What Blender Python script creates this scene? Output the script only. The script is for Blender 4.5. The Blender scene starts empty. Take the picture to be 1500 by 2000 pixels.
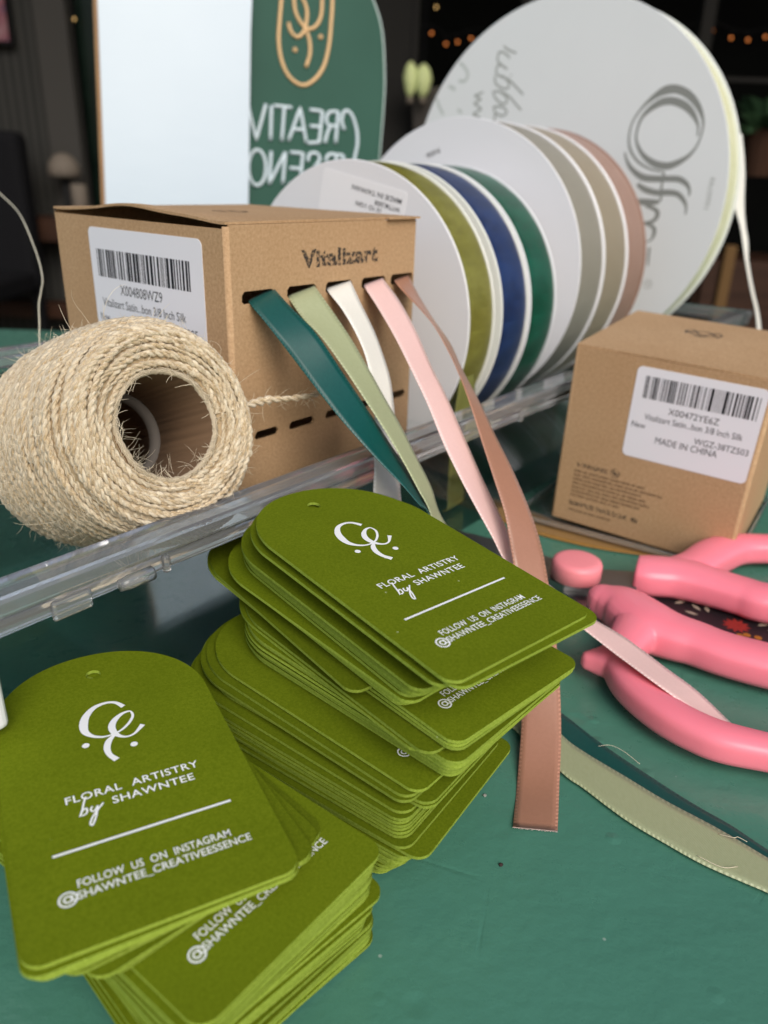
import bpy, math, random
import numpy as np
from mathutils import Vector, Matrix

S = 0.001            # everything below is measured in millimetres; scene units are metres
scene = bpy.context.scene
COL = scene.collection
rnd = random.Random(7)
nrs = np.random.RandomState(11)

D = {"cam":{"r":[0.999456,0.013212,0.030233],
"u":[-0.032994,0.400225,0.915823],
"w":[0.0,0.916322,-0.400443]},"rt_gap":[0,8,12,13,14,15,21,22,24,26,27,31,35,37,39,41,42,44,48,52,55,61,62],
"rt_k8":13,"rt_k3":43,"rt":[[13.623,133.234,0.5,1.011,0.0,-0.0],[14.14,132.628,1.357,0.993,0.0,-0.001],[14.855,132.383,2.214,0.994,0.001,-0.001],[14.767,131.855,3.071,0.993,0.001,-0.001],[15.617,131.702,3.928,1.002,0.002,-0.001],[15.289,131.096,4.785,0.989,0.002,-0.002],[16.324,130.99,5.643,1.011,0.003,-0.002],[16.914,130.322,6.5,0.992,0.004,-0.002],[16.92,130.18,7.357,1.006,0.004,-0.003],[17.067,129.78,8.214,1.011,0.005,-0.003],[17.938,129.237,9.071,0.992,0.006,-0.003],[18.178,128.907,9.928,1.003,0.007,-0.004],[18.705,128.522,10.785,1.003,0.008,-0.004],[21.187,127.571,11.642,0.997,0.009,-0.004],[18.111,128.824,12.499,0.979,0.01,-0.005],[17.807,130.474,13.356,0.974,0.011,-0.005],[17.961,130.385,14.214,0.955,0.012,-0.005],[17.721,130.786,15.071,0.969,0.013,-0.006],[17.866,130.655,15.928,0.954,0.014,-0.006],[17.765,130.888,16.785,0.955,0.015,-0.006],[17.998,130.934,17.642,0.952,0.016,-0.007],[18.48,131.738,18.499,0.934,0.017,-0.007],[23.045,132.57,19.356,0.95,0.018,-0.007],[22.976,132.908,20.213,0.951,0.02,-0.008],[19.156,131.594,21.07,0.907,0.021,-0.008],[19.822,132.086,21.927,0.891,0.022,-0.008],[21.901,132.375,22.785,0.887,0.024,-0.008],[28.703,135.744,23.642,0.873,0.025,-0.009],[28.585,135.12,24.499,0.869,0.026,-0.009],[28.33,134.772,25.356,0.873,0.028,-0.009],[28.639,134.176,26.213,0.863,0.029,-0.01],[28.911,133.564,27.07,0.858,0.03,-0.01],[28.571,133.258,27.927,0.872,0.032,-0.01],[29.248,132.454,28.784,0.852,0.033,-0.011],[28.843,132.16,29.641,0.869,0.035,-0.011],[28.74,131.395,30.498,0.852,0.036,-0.011],[29.065,130.946,31.355,0.858,0.038,-0.012],[23.11,131.639,32.213,0.767,0.04,-0.012],[24.967,130.091,33.07,0.767,0.041,-0.012],[29.822,130.607,33.927,0.796,0.043,-0.013],[29.903,130.447,34.784,0.781,0.044,-0.013],[29.98,130.095,35.641,0.777,0.046,-0.013],[11.522,143.615,36.498,0.74,0.048,-0.014],[10.903,141.166,37.355,0.7,0.049,-0.014],[20.06,136.903,38.212,0.738,0.051,-0.014],[20.362,136.477,39.069,0.76,0.053,-0.015],[20.932,135.63,39.926,0.757,0.055,-0.015],[20.942,135.24,40.784,0.785,0.056,-0.015],[21.618,134.708,41.641,0.715,0.058,-0.016],[22.448,134.088,42.498,0.72,0.06,-0.016],[22.798,133.126,43.355,0.713,0.062,-0.016],[22.647,132.631,44.212,0.727,0.064,-0.016],[22.774,131.842,45.069,0.732,0.065,-0.017],[23.736,130.92,45.926,0.718,0.067,-0.017],[23.094,130.456,46.783,0.737,0.069,-0.017],[27.496,130.56,47.64,0.725,0.071,-0.018],[26.968,129.504,48.497,0.721,0.073,-0.018],[26.84,128.455,49.355,0.721,0.075,-0.018],[26.617,127.59,50.212,0.729,0.077,-0.019],[26.416,126.5,51.069,0.733,0.079,-0.019],[26.422,125.533,51.926,0.739,0.081,-0.019],[29.658,123.23,52.783,0.713,0.083,-0.02],[28.17,123.62,53.64,0.74,0.09,-0.03]],
"rt_named":[26,41,61,62,45],
"lt_gap":[0,4,12,16,17,30,31,32,33,35,37],
"lt":[[-13.329,86.996,0.5,0.79,0.0,-0.0],[-13.064,86.956,1.322,0.782,0.0,-0.001],[-12.901,86.243,2.144,0.825,0.001,-0.002],[-13.309,86.521,2.966,0.792,0.001,-0.003],[-12.91,86.09,3.789,0.811,0.001,-0.004],[-12.704,85.518,4.611,0.836,0.001,-0.004],[-13.343,86.037,5.433,0.784,0.002,-0.005],[-12.339,85.097,6.255,0.84,0.002,-0.006],[-12.311,84.855,7.077,0.843,0.002,-0.007],[-12.131,84.656,7.899,0.843,0.003,-0.008],[-12.981,85.122,8.722,0.799,0.003,-0.008],[-12.609,84.53,9.544,0.825,0.003,-0.009],[-14.485,83.311,10.366,0.794,0.003,-0.01],[-14.047,83.723,11.188,0.804,0.004,-0.011],[-13.6,84.124,12.01,0.811,0.004,-0.012],[-12.811,84.75,12.832,0.811,0.004,-0.012],[-11.575,86.739,13.655,0.807,0.004,-0.013],[-12.906,85.487,14.477,0.869,0.005,-0.014],[-12.477,85.438,15.299,0.876,0.005,-0.015],[-12.646,85.479,16.121,0.869,0.005,-0.016],[-12.255,85.287,16.943,0.883,0.005,-0.016],[-12.476,85.253,17.765,0.879,0.006,-0.017],[-12.335,85.025,18.588,0.892,0.006,-0.018],[-11.728,84.971,19.41,0.899,0.006,-0.019],[-11.702,84.884,20.232,0.903,0.007,-0.02],[-11.688,84.637,21.054,0.915,0.007,-0.02],[-11.325,84.353,21.876,0.929,0.007,-0.021],[-11.206,84.49,22.698,0.919,0.007,-0.022],[-11.028,84.251,23.521,0.933,0.008,-0.023],[-10.861,84.178,24.343,0.931,0.008,-0.024],[-10.156,85.061,25.165,0.93,0.008,-0.024],[-22.908,89.827,25.987,0.8,0.008,-0.025],[-23.859,87.817,26.809,0.765,0.009,-0.026],[-26.078,85.389,27.631,0.63,0.009,-0.027],[-26.553,85.036,28.454,0.615,0.009,-0.028],[-29.004,81.784,29.276,0.54,0.009,-0.028],[-29.524,81.237,30.098,0.53,0.01,-0.029],[-29.52,81.74,30.92,0.51,0.01,-0.03]],
"lt_named":[16,30,31,33,37],
"box1":{"C":[-43.52,212.03,46.36],
"yaw":0.9,"W":83.0,"D":83.9,"H":74.25},"box2":{"C":[70.79,301.39,3.5],
"M":[[0.84123,0.54064,0.00665],[-0.5392,0.83977,-0.06363],[-0.03999,0.04994,0.99795]],
"W":75.79,"D":71.81,"H":73.08},"sp":{"S":[-18.48,338.05,78.55,0.94,60.55],
"M":[32.61,427.46,89.5,0.94,71.5],
"B":[102.1,547.32,127.48,0.94,109.48]},"offray":[[[70.64,12.69,0.91],[63.08,14.1,1.18],[55.4,17.76,1.44],[49.83,23.39,1.57],[47.27,30.3,1.31],[47.99,39.0,1.18],[52.65,46.88,1.44],[59.22,52.74,2.94],[65.42,55.82,4.57],[72.02,55.92,4.25],[79.11,52.83,3.92],[85.38,46.89,2.94],[89.29,39.83,1.44],[89.78,33.93,1.05],[88.43,27.38,1.18],[84.86,21.91,1.96],[78.93,17.84,3.27],[72.49,15.86,3.92],[64.64,17.28,3.59],[57.59,21.58,2.61],[53.12,27.19,1.7],[51.49,32.79,1.31],[52.97,40.79,1.7],[57.61,46.19,2.94],[63.82,49.66,3.92],[70.43,50.11,3.92],[77.47,47.62,3.92],[82.81,43.42,2.94],[86.84,37.5,1.31],[87.71,31.86,0.91]],[[45.92,23.03,1.05],[47.67,18.91,1.57],[51.74,13.86,2.61],[58.9,9.55,3.59],[66.1,8.78,3.59],[75.08,9.03,3.27],[81.24,8.88,3.27],[86.05,6.52,2.61],[88.54,2.85,1.44],[88.6,0.03,0.91]],[[56.69,5.62,1.96],[61.45,2.86,3.27],[68.81,1.19,3.27],[76.42,1.47,3.27],[82.04,0.72,2.94],[86.44,-2.91,2.29],[88.28,-6.64,1.31],[88.45,-10.15,0.91]],[[71.62,13.03,1.31],[71.68,4.81,1.31],[72.43,-3.5,1.31]],[[55.42,-4.22,3.27],[66.24,-4.41,3.59],[71.79,-3.85,1.96]],[[63.74,-6.48,1.31],[69.72,-8.16,2.29],[71.92,-10.67,2.61],[70.73,-14.01,2.29],[67.48,-15.84,1.96],[61.09,-16.54,1.31]],[[63.25,-16.41,1.31],[68.47,-17.44,1.63],[71.28,-19.27,2.29],[71.55,-22.91,1.96],[69.93,-26.03,0.91],[65.14,-27.72,0.91]],[[70.26,-30.06,1.31],[70.45,-35.48,1.31],[71.01,-40.92,0.91]]],
"reg":[72.87,-51.85],
"num":[[101.15,-6.67],[102.04,8.85]],
"ribbon":[[[-43.8,83.71],[-39.84,81.23],[-35.26,79.59],[-34.57,79.95]],[[-47.54,80.21],[-44.95,80.48],[-41.86,79.35],[-38.62,76.75]],[[-47.16,80.19],[-47.47,75.91],[-44.19,73.17],[-39.82,70.68]],[[-44.19,73.17],[-47.5,72.44],[-47.47,68.38],[-44.29,66.81]],[[-44.29,66.81],[-38.05,64.55],[-31.59,59.7],[-26.74,55.8]],[[-48.49,67.25],[-47.7,63.13],[-42.83,60.04],[-38.3,59.9],[-37.87,62.8],[-41.99,66.43],[-44.29,66.81]],[[-47.99,58.42],[-42.59,57.68],[-36.23,54.57],[-31.29,50.35],[-27.21,47.03]],[[-49.15,58.45],[-46.81,54.23],[-41.91,51.15],[-38.18,51.67],[-39.31,55.24],[-43.35,57.7]],[[-47.87,49.47],[-45.96,45.83],[-41.17,43.96],[-37.55,45.71],[-40.14,48.74],[-44.79,49.42],[-47.84,49.17]],[[-45.96,45.83],[-46.37,42.21],[-45.36,39.78]],[[-56.46,58.06],[-62.96,56.12]],[[-62.96,56.12],[-57.63,53.88]],[[-57.63,53.88],[-62.95,51.58]],[[-62.95,51.58],[-56.7,48.12]],[[-56.7,48.12],[-63.17,45.17]],[[-63.17,45.17],[-57.4,42.95]],[[-37.02,67.41],[-36.57,66.7]]],
"ornament":[[[-76.2,76.04],[-71.95,72.89],[-69.2,68.62],[-71.29,65.1],[-76.13,65.26]],[[-84.04,62.18],[-79.86,61.14],[-79.31,59.29]],[[-93.12,55.32],[-90.67,50.26],[-86.94,45.18]],[[-75.56,48.13],[-72.14,46.22]]],
"sign":{"base":[-51.18,551.87,0.0],
"yaw":0.3,"lean":0.2},"sl":[[[-38.96,175.57],[-34.85,155.09],[-27.02,177.42]],[[-23.31,176.68],[-25.26,155.16]],[[-21.94,176.75],[-9.59,176.11]],[[-14.77,176.17],[-17.66,155.14]],[[-13.14,155.32],[-4.02,176.39],[-0.91,154.52]],[[-8.9,162.84],[-2.61,162.8]],[[2.22,175.44],[11.01,174.92],[7.98,155.19],[-0.2,154.55]],[[1.73,165.22],[9.86,165.14]],[[22.05,175.14],[19.43,154.99]],[[-25.17,148.46],[-27.91,127.75]],[[-27.91,127.75],[-15.62,148.17]],[[-15.62,148.17],[-18.48,128.0]],[[-12.47,148.29],[-3.7,147.96],[-6.47,128.32],[-14.26,128.11]],[[-13.36,138.24],[-5.26,138.16]],[[-48.18,177.57],[-41.53,177.3],[-44.28,155.97],[-50.99,156.01]],[[-48.94,166.39],[-42.92,166.36]],[[-51.45,149.39],[-43.38,149.06],[-46.13,127.92],[-53.57,128.36]],[[-52.19,138.61],[-44.75,138.53]],[[24.57,147.66],[22.74,129.08],[15.11,129.55]],[[24.57,147.66],[17.33,147.73]]],
"sc":[[[22.05,175.14],[16.32,174.67],[13.68,171.21],[14.56,166.76],[20.6,165.74]],[[15.92,165.21],[13.97,161.58],[11.9,155.02]],[[25.93,164.03],[24.33,169.14],[25.61,174.35],[28.56,176.1],[32.04,172.73],[34.65,164.41],[34.86,155.92],[33.38,149.29],[31.31,142.62],[27.13,138.51]],[[-29.38,138.06],[-30.08,133.79],[-31.57,130.14],[-33.63,127.67],[-35.93,126.77],[-38.12,127.56],[-39.86,129.92],[-40.89,133.48],[-41.06,137.69],[-40.35,141.92],[-38.86,145.52],[-36.83,147.97],[-34.55,148.88],[-32.37,148.13],[-30.62,145.81],[-29.57,142.28],[-29.38,138.06]],[[-0.42,142.88],[0.87,147.47],[5.89,148.3],[7.85,144.46],[4.03,139.11],[0.92,133.77],[2.85,129.22],[7.19,130.0]],[[12.1,143.3],[13.71,147.28],[18.07,148.09],[19.38,144.86],[16.26,139.49],[13.86,134.15],[15.84,129.57]]],
"caps":[[21.0,243.29],[19.3,227.94],[17.37,215.49],[13.31,202.8],[6.62,194.27],[-1.58,190.35],[-9.99,194.53],[-14.93,204.09],[-16.29,216.2],[-14.93,228.37],[-13.24,240.46],[-11.74,255.38],[-8.84,265.6],[-3.11,273.15],[5.79,276.94],[14.48,274.88],[19.65,268.31],[21.42,258.36]],
"sem":[[[5.04,261.62],[-2.66,256.19],[-5.15,247.09],[-4.79,241.16],[-4.42,235.2],[-2.01,229.36],[2.55,224.85],[8.11,225.88],[12.55,232.3],[14.05,242.72],[14.12,251.74],[11.67,258.08]],[[-9.25,227.3],[-7.82,222.27],[-3.89,219.21],[0.37,222.26],[2.73,228.51],[3.44,235.82],[1.34,241.67],[-1.21,245.04],[-3.99,243.62],[-5.22,239.33]],[[2.49,223.63],[4.27,217.65],[4.23,209.65],[1.05,201.41]]],
"sdots":[[-5.67,211.45],[12.01,220.35]],
"su":[[91.86,257.26],[97.24,254.83],[106.27,255.49],[112.95,258.82],[119.17,265.27],[121.73,272.09],[124.95,276.46],[128.97,277.74],[136.51,277.35],[151.5,277.82]],
"sub":[[124.27,214.68],[116.1,218.31],[107.53,221.55],[98.76,224.86],[92.72,227.94],[88.41,232.25],[87.53,236.4]],
"suh":[[141.73,254.7],[132.93,253.47],[125.98,251.21],[129.33,247.39],[135.97,241.68]],
"slt":[[79.97,233.12],[83.04,231.22],[87.97,223.91],[93.0,216.52],[98.42,211.34],[105.32,204.74],[116.71,199.15]],
"sll":[[78.41,237.39],[71.72,231.14],[67.52,223.81],[66.77,219.41],[68.77,214.4],[70.83,209.14],[73.05,203.24],[67.74,196.77],[62.79,192.93],[59.49,190.04],[58.64,186.62],[59.96,184.49],[63.15,181.8],[63.86,176.29],[65.42,169.79],[69.31,162.56],[73.91,156.39],[79.58,151.16],[85.61,147.76],[93.82,145.83]],
"slh":[[72.36,191.23],[78.04,189.65],[85.29,190.44],[90.46,187.73],[95.54,183.98],[100.6,180.71],[107.51,177.3],[99.17,158.44],[92.48,160.72],[87.62,163.15],[83.1,166.9],[79.16,171.79],[75.89,176.94],[73.64,183.48]],
"rib":{"teal":[[-39.97,225.95,100.03,-35.29,234.41,102.63],[-39.03,218.03,100.24,-32.91,225.15,103.06],[-33.71,212.8,95.75,-28.16,220.28,99.42],[-27.05,208.68,88.76,-20.2,214.24,93.16],[-18.94,203.02,80.31,-12.8,209.97,83.88],[-11.01,198.16,72.36,-5.73,206.27,74.73],[-2.5,193.42,64.79,1.96,202.26,64.79],[4.22,190.45,59.06,6.71,200.01,58.57],[9.13,188.09,54.35,10.92,197.43,51.98],[11.99,187.72,51.21,13.26,196.58,47.33]],
"sage":[[-30.53,239.28,99.61,-24.13,246.56,101.42],[-29.71,230.4,100.15,-22.38,236.49,102.48],[-25.36,225.49,95.55,-17.2,230.47,97.05],[-19.28,219.83,91.0,-11.11,224.54,90.06],[-12.4,212.59,84.13,-5.43,218.84,82.32],[-6.35,206.64,77.21,-0.78,214.46,75.56],[-0.45,200.97,70.12,3.97,209.78,68.98],[4.8,196.53,62.92,8.4,205.71,61.7],[8.9,193.68,56.46,13.01,202.34,53.91],[12.79,191.57,49.53,16.25,200.09,45.88]],
"cream":[[-19.85,252.57,100.78,-13.46,260.2,101.93],[-19.33,242.05,100.95,-12.57,249.28,102.67],[-14.55,235.97,96.56,-9.07,244.34,96.82],[-10.57,231.41,91.31,-4.97,239.29,90.05],[-7.25,226.54,85.62,-2.06,234.68,84.06],[-5.15,221.72,79.24,0.53,229.49,77.52],[-3.78,216.26,71.63,2.05,223.82,69.65],[-3.48,212.15,63.69,3.15,218.08,60.05],[-3.19,208.9,55.49,4.18,214.52,52.66],[-2.89,206.43,46.12,5.24,211.42,44.29]],
"pink":[[-8.87,263.05,100.59,-2.96,271.44,101.9],[-8.39,254.36,100.6,-2.51,262.78,102.13],[-4.04,248.06,95.48,2.71,255.7,96.62],[1.53,239.27,88.24,8.13,247.1,89.05],[6.9,229.94,80.12,13.27,237.9,79.74],[11.96,221.92,71.78,17.87,230.38,72.49],[16.57,213.76,62.92,23.01,221.8,63.03],[21.65,206.68,54.69,28.1,214.63,53.63],[25.95,200.7,48.49,32.85,207.87,45.65],[30.52,195.32,41.94,36.72,203.15,39.09],[33.96,191.64,36.74,38.55,200.52,34.83],[40.14,189.17,31.06,44.67,198.1,29.33],[48.72,187.4,24.23,52.77,196.49,23.43],[56.4,186.21,19.26,60.99,195.16,17.65],[64.41,179.54,15.56,69.93,188.2,15.13],[70.96,171.37,13.91,78.91,178.94,11.85],[77.51,165.95,11.31,86.18,173.08,8.62],[83.99,162.95,8.03,94.23,166.77,3.07],[90.41,160.45,2.94,99.76,159.25,0.2]],
"brown":[[1.23,273.5,100.95,5.89,282.96,101.87],[1.04,266.08,101.35,5.93,275.37,102.06],[4.32,260.16,98.63,8.25,269.78,98.45],[9.01,253.89,95.0,11.02,264.09,94.66],[13.51,246.63,91.07,14.68,256.81,90.31],[16.57,239.56,87.11,19.54,248.8,84.73],[20.17,231.61,81.42,23.11,240.62,78.47],[23.85,222.97,73.76,28.13,231.67,70.88],[27.73,214.46,63.7,32.91,223.4,62.53],[30.7,206.21,56.13,37.29,214.37,55.5],[33.55,198.11,48.63,41.76,204.53,46.93],[34.91,191.98,42.13,44.3,196.12,40.15],[35.74,187.55,37.34,45.37,190.83,35.18],[37.16,182.49,28.32,46.98,184.88,26.48],[38.03,175.75,18.06,47.88,176.77,17.76],[37.97,167.53,9.18,47.89,168.21,10.71],[36.62,157.6,3.93,46.89,157.74,4.24],[34.16,144.73,0.7,44.46,145.36,2.14],[31.22,130.97,2.17,41.22,130.55,1.21]],
"sage_t":[[45.52,148.75,1.0,48.49,162.49,1.0],[49.85,143.43,1.0,52.76,156.44,1.0],[57.12,134.14,1.0,60.9,148.05,1.0],[64.29,127.38,1.0,68.43,140.3,1.0],[71.17,121.62,1.0,77.48,132.45,1.0],[81.5,115.36,1.0,85.47,124.35,1.0],[89.41,110.15,1.0,92.82,116.92,1.0]],
"teal_t":[[47.46,161.04,0.5,50.24,172.45,0.5],[52.9,151.08,0.5,58.84,159.63,0.5],[62.28,139.57,0.5,70.21,145.56,0.5],[69.89,133.66,0.5,76.21,138.9,0.5],[79.24,125.1,0.5,81.39,133.85,0.5],[85.24,118.7,0.5,86.8,127.08,0.5],[91.27,113.59,0.5,94.01,119.05,0.5]]},"must":[[46.16,303.57,0.6,48.68,325.56,0.6],[53.94,296.26,0.6,57.02,318.53,0.6],[65.16,286.57,0.6,71.14,305.6,0.6],[81.9,277.4,0.6,85.75,294.15,0.6],[99.69,271.92,0.6,101.73,282.63,0.6],[116.09,270.02,0.6,116.7,271.83,0.6]],
"sc_up":[[[89.79,243.59,7.0,7.62],[93.22,242.3,7.0,8.31],[101.59,241.37,7.0,8.29],[108.27,238.84,7.0,8.22],[115.08,234.21,7.0,7.65],[121.89,229.39,7.0,7.43],[128.63,225.07,7.0,7.49]],[[102.1,242.92,7.0,6.7],[111.58,248.23,7.0,7.0],[124.05,259.73,7.0,7.46],[135.07,266.14,7.0,6.44],[147.39,267.5,7.0,5.98]],[[129.17,267.03,7.0,5.87],[126.57,272.68,7.0,3.58],[124.7,275.78,7.0,2.01]]],
"sc_lo":[[[73.82,222.51,7.0,6.41],[78.4,218.22,7.0,8.64],[83.18,208.58,7.0,9.62],[89.08,203.07,7.0,8.32],[94.86,199.46,7.0,7.58],[101.62,194.14,7.0,7.2],[112.47,188.52,7.0,7.18]],[[80.95,207.55,7.0,7.98],[74.64,198.54,7.0,6.17],[68.97,189.89,7.0,4.91],[64.96,188.11,7.0,4.43],[62.32,188.21,7.0,3.4],[60.58,188.37,7.0,2.52]],[[68.7,188.84,7.0,4.89],[69.4,178.53,7.0,5.4],[71.83,170.45,7.0,5.28],[75.85,163.42,7.0,5.25],[80.84,158.05,7.0,5.18],[86.19,154.46,7.0,5.1],[95.97,151.21,7.0,4.58]]],
"cord":[[-171.71,356.16,124.89],[-165.75,349.25,121.58],[-154.63,336.33,116.98],[-146.12,323.68,113.0],[-138.22,311.03,106.54],[-131.56,299.61,100.38],[-127.3,290.77,95.13],[-125.9,284.79,91.45],[-125.12,279.89,87.72],[-123.36,274.31,82.45],[-122.25,269.79,77.1],[-120.64,265.67,72.66]],
"tail":[[200.11,526.85,165.87,210.77,527.72,162.86],[203.67,525.22,154.66,213.76,526.3,152.14],[206.64,523.52,143.28,216.16,524.57,140.68],[209.0,521.75,131.73,217.59,523.01,129.62],[212.62,520.19,120.67,219.31,521.91,119.61],[216.72,518.28,111.31,221.52,519.96,110.15],[219.55,516.58,102.42,224.02,518.49,101.81],[222.44,514.2,91.98,225.63,516.21,91.58],[225.67,511.79,81.46,228.55,513.9,81.31],[229.25,509.34,70.88,232.14,511.44,70.68],[232.79,507.52,61.7,235.7,509.6,61.47],[235.43,504.99,50.92,238.68,507.05,50.65],[237.58,500.43,35.5,240.85,502.47,35.18]]}

# ------------------------------------------------------------------ camera
cam_d = bpy.data.cameras.new("camera")
cam = bpy.data.objects.new("camera", cam_d)
COL.objects.link(cam)
r_, u_, w_ = (Vector(D['cam'][k]) for k in ('r', 'u', 'w'))
m = Matrix.Identity(4)
for i in range(3):
    m[i][0], m[i][1], m[i][2] = r_[i], u_[i], -w_[i]
m[2][3] = 134 * S
cam.matrix_world = m
cam_d.sensor_fit = 'HORIZONTAL'
cam_d.sensor_width = 36
cam_d.lens = 36 * 1510 / 1500
cam_d.clip_start = 0.005
cam_d.clip_end = 60
cam_d.dof.use_dof = True
cam_d.dof.focus_distance = 0.174
cam_d.dof.aperture_fstop = 19.0
cam_d.dof.aperture_blades = 7
scene.camera = cam

# ------------------------------------------------------------------ daylight
SUN_EL, SUN_AZ = math.radians(40), math.radians(160)     # azimuth clockwise from +Y (the view direction)
world = bpy.data.worlds.new("World")
scene.world = world
world.use_nodes = True
nt = world.node_tree
bg = nt.nodes['Background']
sky = nt.nodes.new('ShaderNodeTexSky')
sky.sky_type = 'NISHITA'
sky.sun_disc = False
sky.sun_elevation = SUN_EL
sky.sun_rotation = SUN_AZ
sky.air_density = 1.0
sky.dust_density = 3.0
sky.ozone_density = 1.0
nt.links.new(sky.outputs[0], bg.inputs[0])
bg.inputs[1].default_value = 0.105
sun_d = bpy.data.lights.new("sun", 'SUN')
sun_d.energy = 1.5
sun_d.angle = math.radians(40)
sun_d.color = (1.0, 0.97, 0.93)
sun = bpy.data.objects.new("sun", sun_d)
COL.objects.link(sun)
sd = Vector((math.sin(SUN_AZ) * math.cos(SUN_EL), math.cos(SUN_AZ) * math.cos(SUN_EL), math.sin(SUN_EL)))
sun.rotation_euler = sd.to_track_quat('Z', 'Y').to_euler()
sun.location = sd * 3

vs = scene.view_settings
scene.display_settings.display_device = 'sRGB'
vs.view_transform = 'Standard'
vs.look = 'None'
vs.gamma = 1
vs.use_curve_mapping = False
vs.exposure = 0.42
cy = scene.cycles
cy.max_bounces = 10
cy.diffuse_bounces = 4
cy.glossy_bounces = 4
cy.transmission_bounces = 8
cy.transparent_max_bounces = 24
cy.caustics_reflective = False
cy.caustics_refractive = False
cy.sample_clamp_indirect = 6
cy.use_denoising = True

# ------------------------------------------------------------------ helpers
def tag(o, label=None, cat=None, group=None, kind=None):
    if label: o['label'] = label
    if cat: o['category'] = cat
    if group: o['group'] = group
    if kind: o['kind'] = kind
    return o

def empty(name, loc=(0, 0, 0), mat=None):
    o = bpy.data.objects.new(name, None)
    o.empty_display_size = 0.01
    COL.objects.link(o)
    if mat is not None:
        o.matrix_world = mat
    else:
        o.location = Vector(loc) * S
    return o

def frame(o, x, y, z):
    """matrix from origin (mm) and three axes"""
    m = Matrix.Identity(4)
    for i in range(3):
        m[i][0], m[i][1], m[i][2], m[i][3] = x[i], y[i], z[i], o[i] * S
    return m

def mk(name, verts, faces, mat, parent=None, smooth=False, uvs=None, mats=None, fmat=None, loc=None):
    me = bpy.data.meshes.new(name)
    v = np.asarray(verts, dtype=float) * S
    me.from_pydata(v.tolist(), [], [list(map(int, f)) for f in faces])
    for mm in (mats or [mat]):
        me.materials.append(mm)
    if fmat is not None:
        me.polygons.foreach_set('material_index', np.asarray(fmat, dtype=np.int32))
    if smooth:
        me.polygons.foreach_set('use_smooth', np.ones(len(me.polygons), dtype=bool))
    if uvs is not None:
        uv = me.uv_layers.new(name='UVMap')
        li = np.zeros(len(me.loops), dtype=np.int32)
        me.loops.foreach_get('vertex_index', li)
        uv.data.foreach_set('uv', np.asarray(uvs, dtype=float)[li].ravel())
    me.update()
    o = bpy.data.objects.new(name, me)
    COL.objects.link(o)
    if parent is not None:
        o.parent = parent
    if loc is not None:
        o.location = Vector(loc) * S
    return o

class MB:
    def __init__(s): s.v, s.f = [], []
    def add(s, v, f):
        b = len(s.v)
        s.v += [tuple(p) for p in v]
        s.f += [tuple(i + b for i in q) for q in f]
        return s
    def box(s, x0, y0, z0, x1, y1, z1):
        v = [(x0, y0, z0), (x1, y0, z0), (x1, y1, z0), (x0, y1, z0), (x0, y0, z1), (x1, y0, z1), (x1, y1, z1), (x0, y1, z1)]
        return s.add(v, [(3, 2, 1, 0), (4, 5, 6, 7), (0, 1, 5, 4), (1, 2, 6, 5), (2, 3, 7, 6), (3, 0, 4, 7)])
    def build(s, name, mat, parent=None, smooth=False, **k):
        return mk(name, s.v, s.f, mat, parent, smooth, **k)

def bevel(o, w, seg=2):
    b = o.modifiers.new('bevel', 'BEVEL')
    b.width = w * S
    b.segments = seg
    b.limit_method = 'ANGLE'
    b.angle_limit = math.radians(40)
    return o

def catmull(P, n=8, closed=False):
    P = np.asarray(P, dtype=float)
    N = len(P)
    out = []
    rngk = range(N if closed else N - 1)
    for i in rngk:
        if closed:
            p0, p1, p2, p3 = P[(i - 1) % N], P[i], P[(i + 1) % N], P[(i + 2) % N]
        else:
            p1, p2 = P[i], P[i + 1]
            p0 = P[i - 1] if i > 0 else 2 * p1 - p2
            p3 = P[i + 2] if i + 2 < N else 2 * p2 - p1
        # centripetal-ish parametrisation keeps tight strokes from overshooting
        for k in range(n):
            t = k / n
            out.append(0.5 * ((2 * p1) + (-p0 + p2) * t + (2 * p0 - 5 * p1 + 4 * p2 - p3) * t * t + (-p0 + 3 * p1 - 3 * p2 + p3) * t ** 3))
    if not closed:
        out.append(P[-1])
    return np.array(out)

def curve_mesh(build):
    """evaluate a temporary curve object -> (verts mm, faces)"""
    cu = build()
    ob = bpy.data.objects.new('tmp', cu)
    COL.objects.link(ob)
    dg = bpy.context.evaluated_depsgraph_get()
    me = bpy.data.meshes.new_from_object(ob.evaluated_get(dg))
    v = [tuple(p.co) for p in me.vertices]
    f = [tuple(p.vertices) for p in me.polygons]
    bpy.data.meshes.remove(me)
    bpy.data.objects.remove(ob)
    bpy.data.curves.remove(cu)
    return v, f

def plate(loops, thick, z0=0.0):
    """flat plate from closed 2D loops (first is the outline, others are holes), bottom at z0"""
    def b():
        cu = bpy.data.curves.new('tmp', 'CURVE')
        cu.dimensions = '2D'
        cu.fill_mode = 'BOTH'
        cu.extrude = thick / 2
        for L in loops:
            sp = cu.splines.new('POLY')
            sp.points.add(len(L) - 1)
            for p, q in zip(sp.points, L):
                p.co = (q[0], q[1], 0, 1)
            sp.use_cyclic_u = True
        return cu
    v, f = curve_mesh(b)
    return [(a, b_, c + thick / 2 + z0) for a, b_, c in v], f

_tc = {}
def text2d(s, bold=0.0, space=1.0):
    key = (s, bold, space)
    if key not in _tc:
        def b():
            cu = bpy.data.curves.new('tmp', 'FONT')
            cu.body = s
            cu.size = 10
            cu.offset = bold
            cu.space_character = space
            cu.resolution_u = 3
            return cu
        _tc[key] = curve_mesh(b)
    v, f = _tc[key]
    return np.array(v)[:, :2], f

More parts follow.
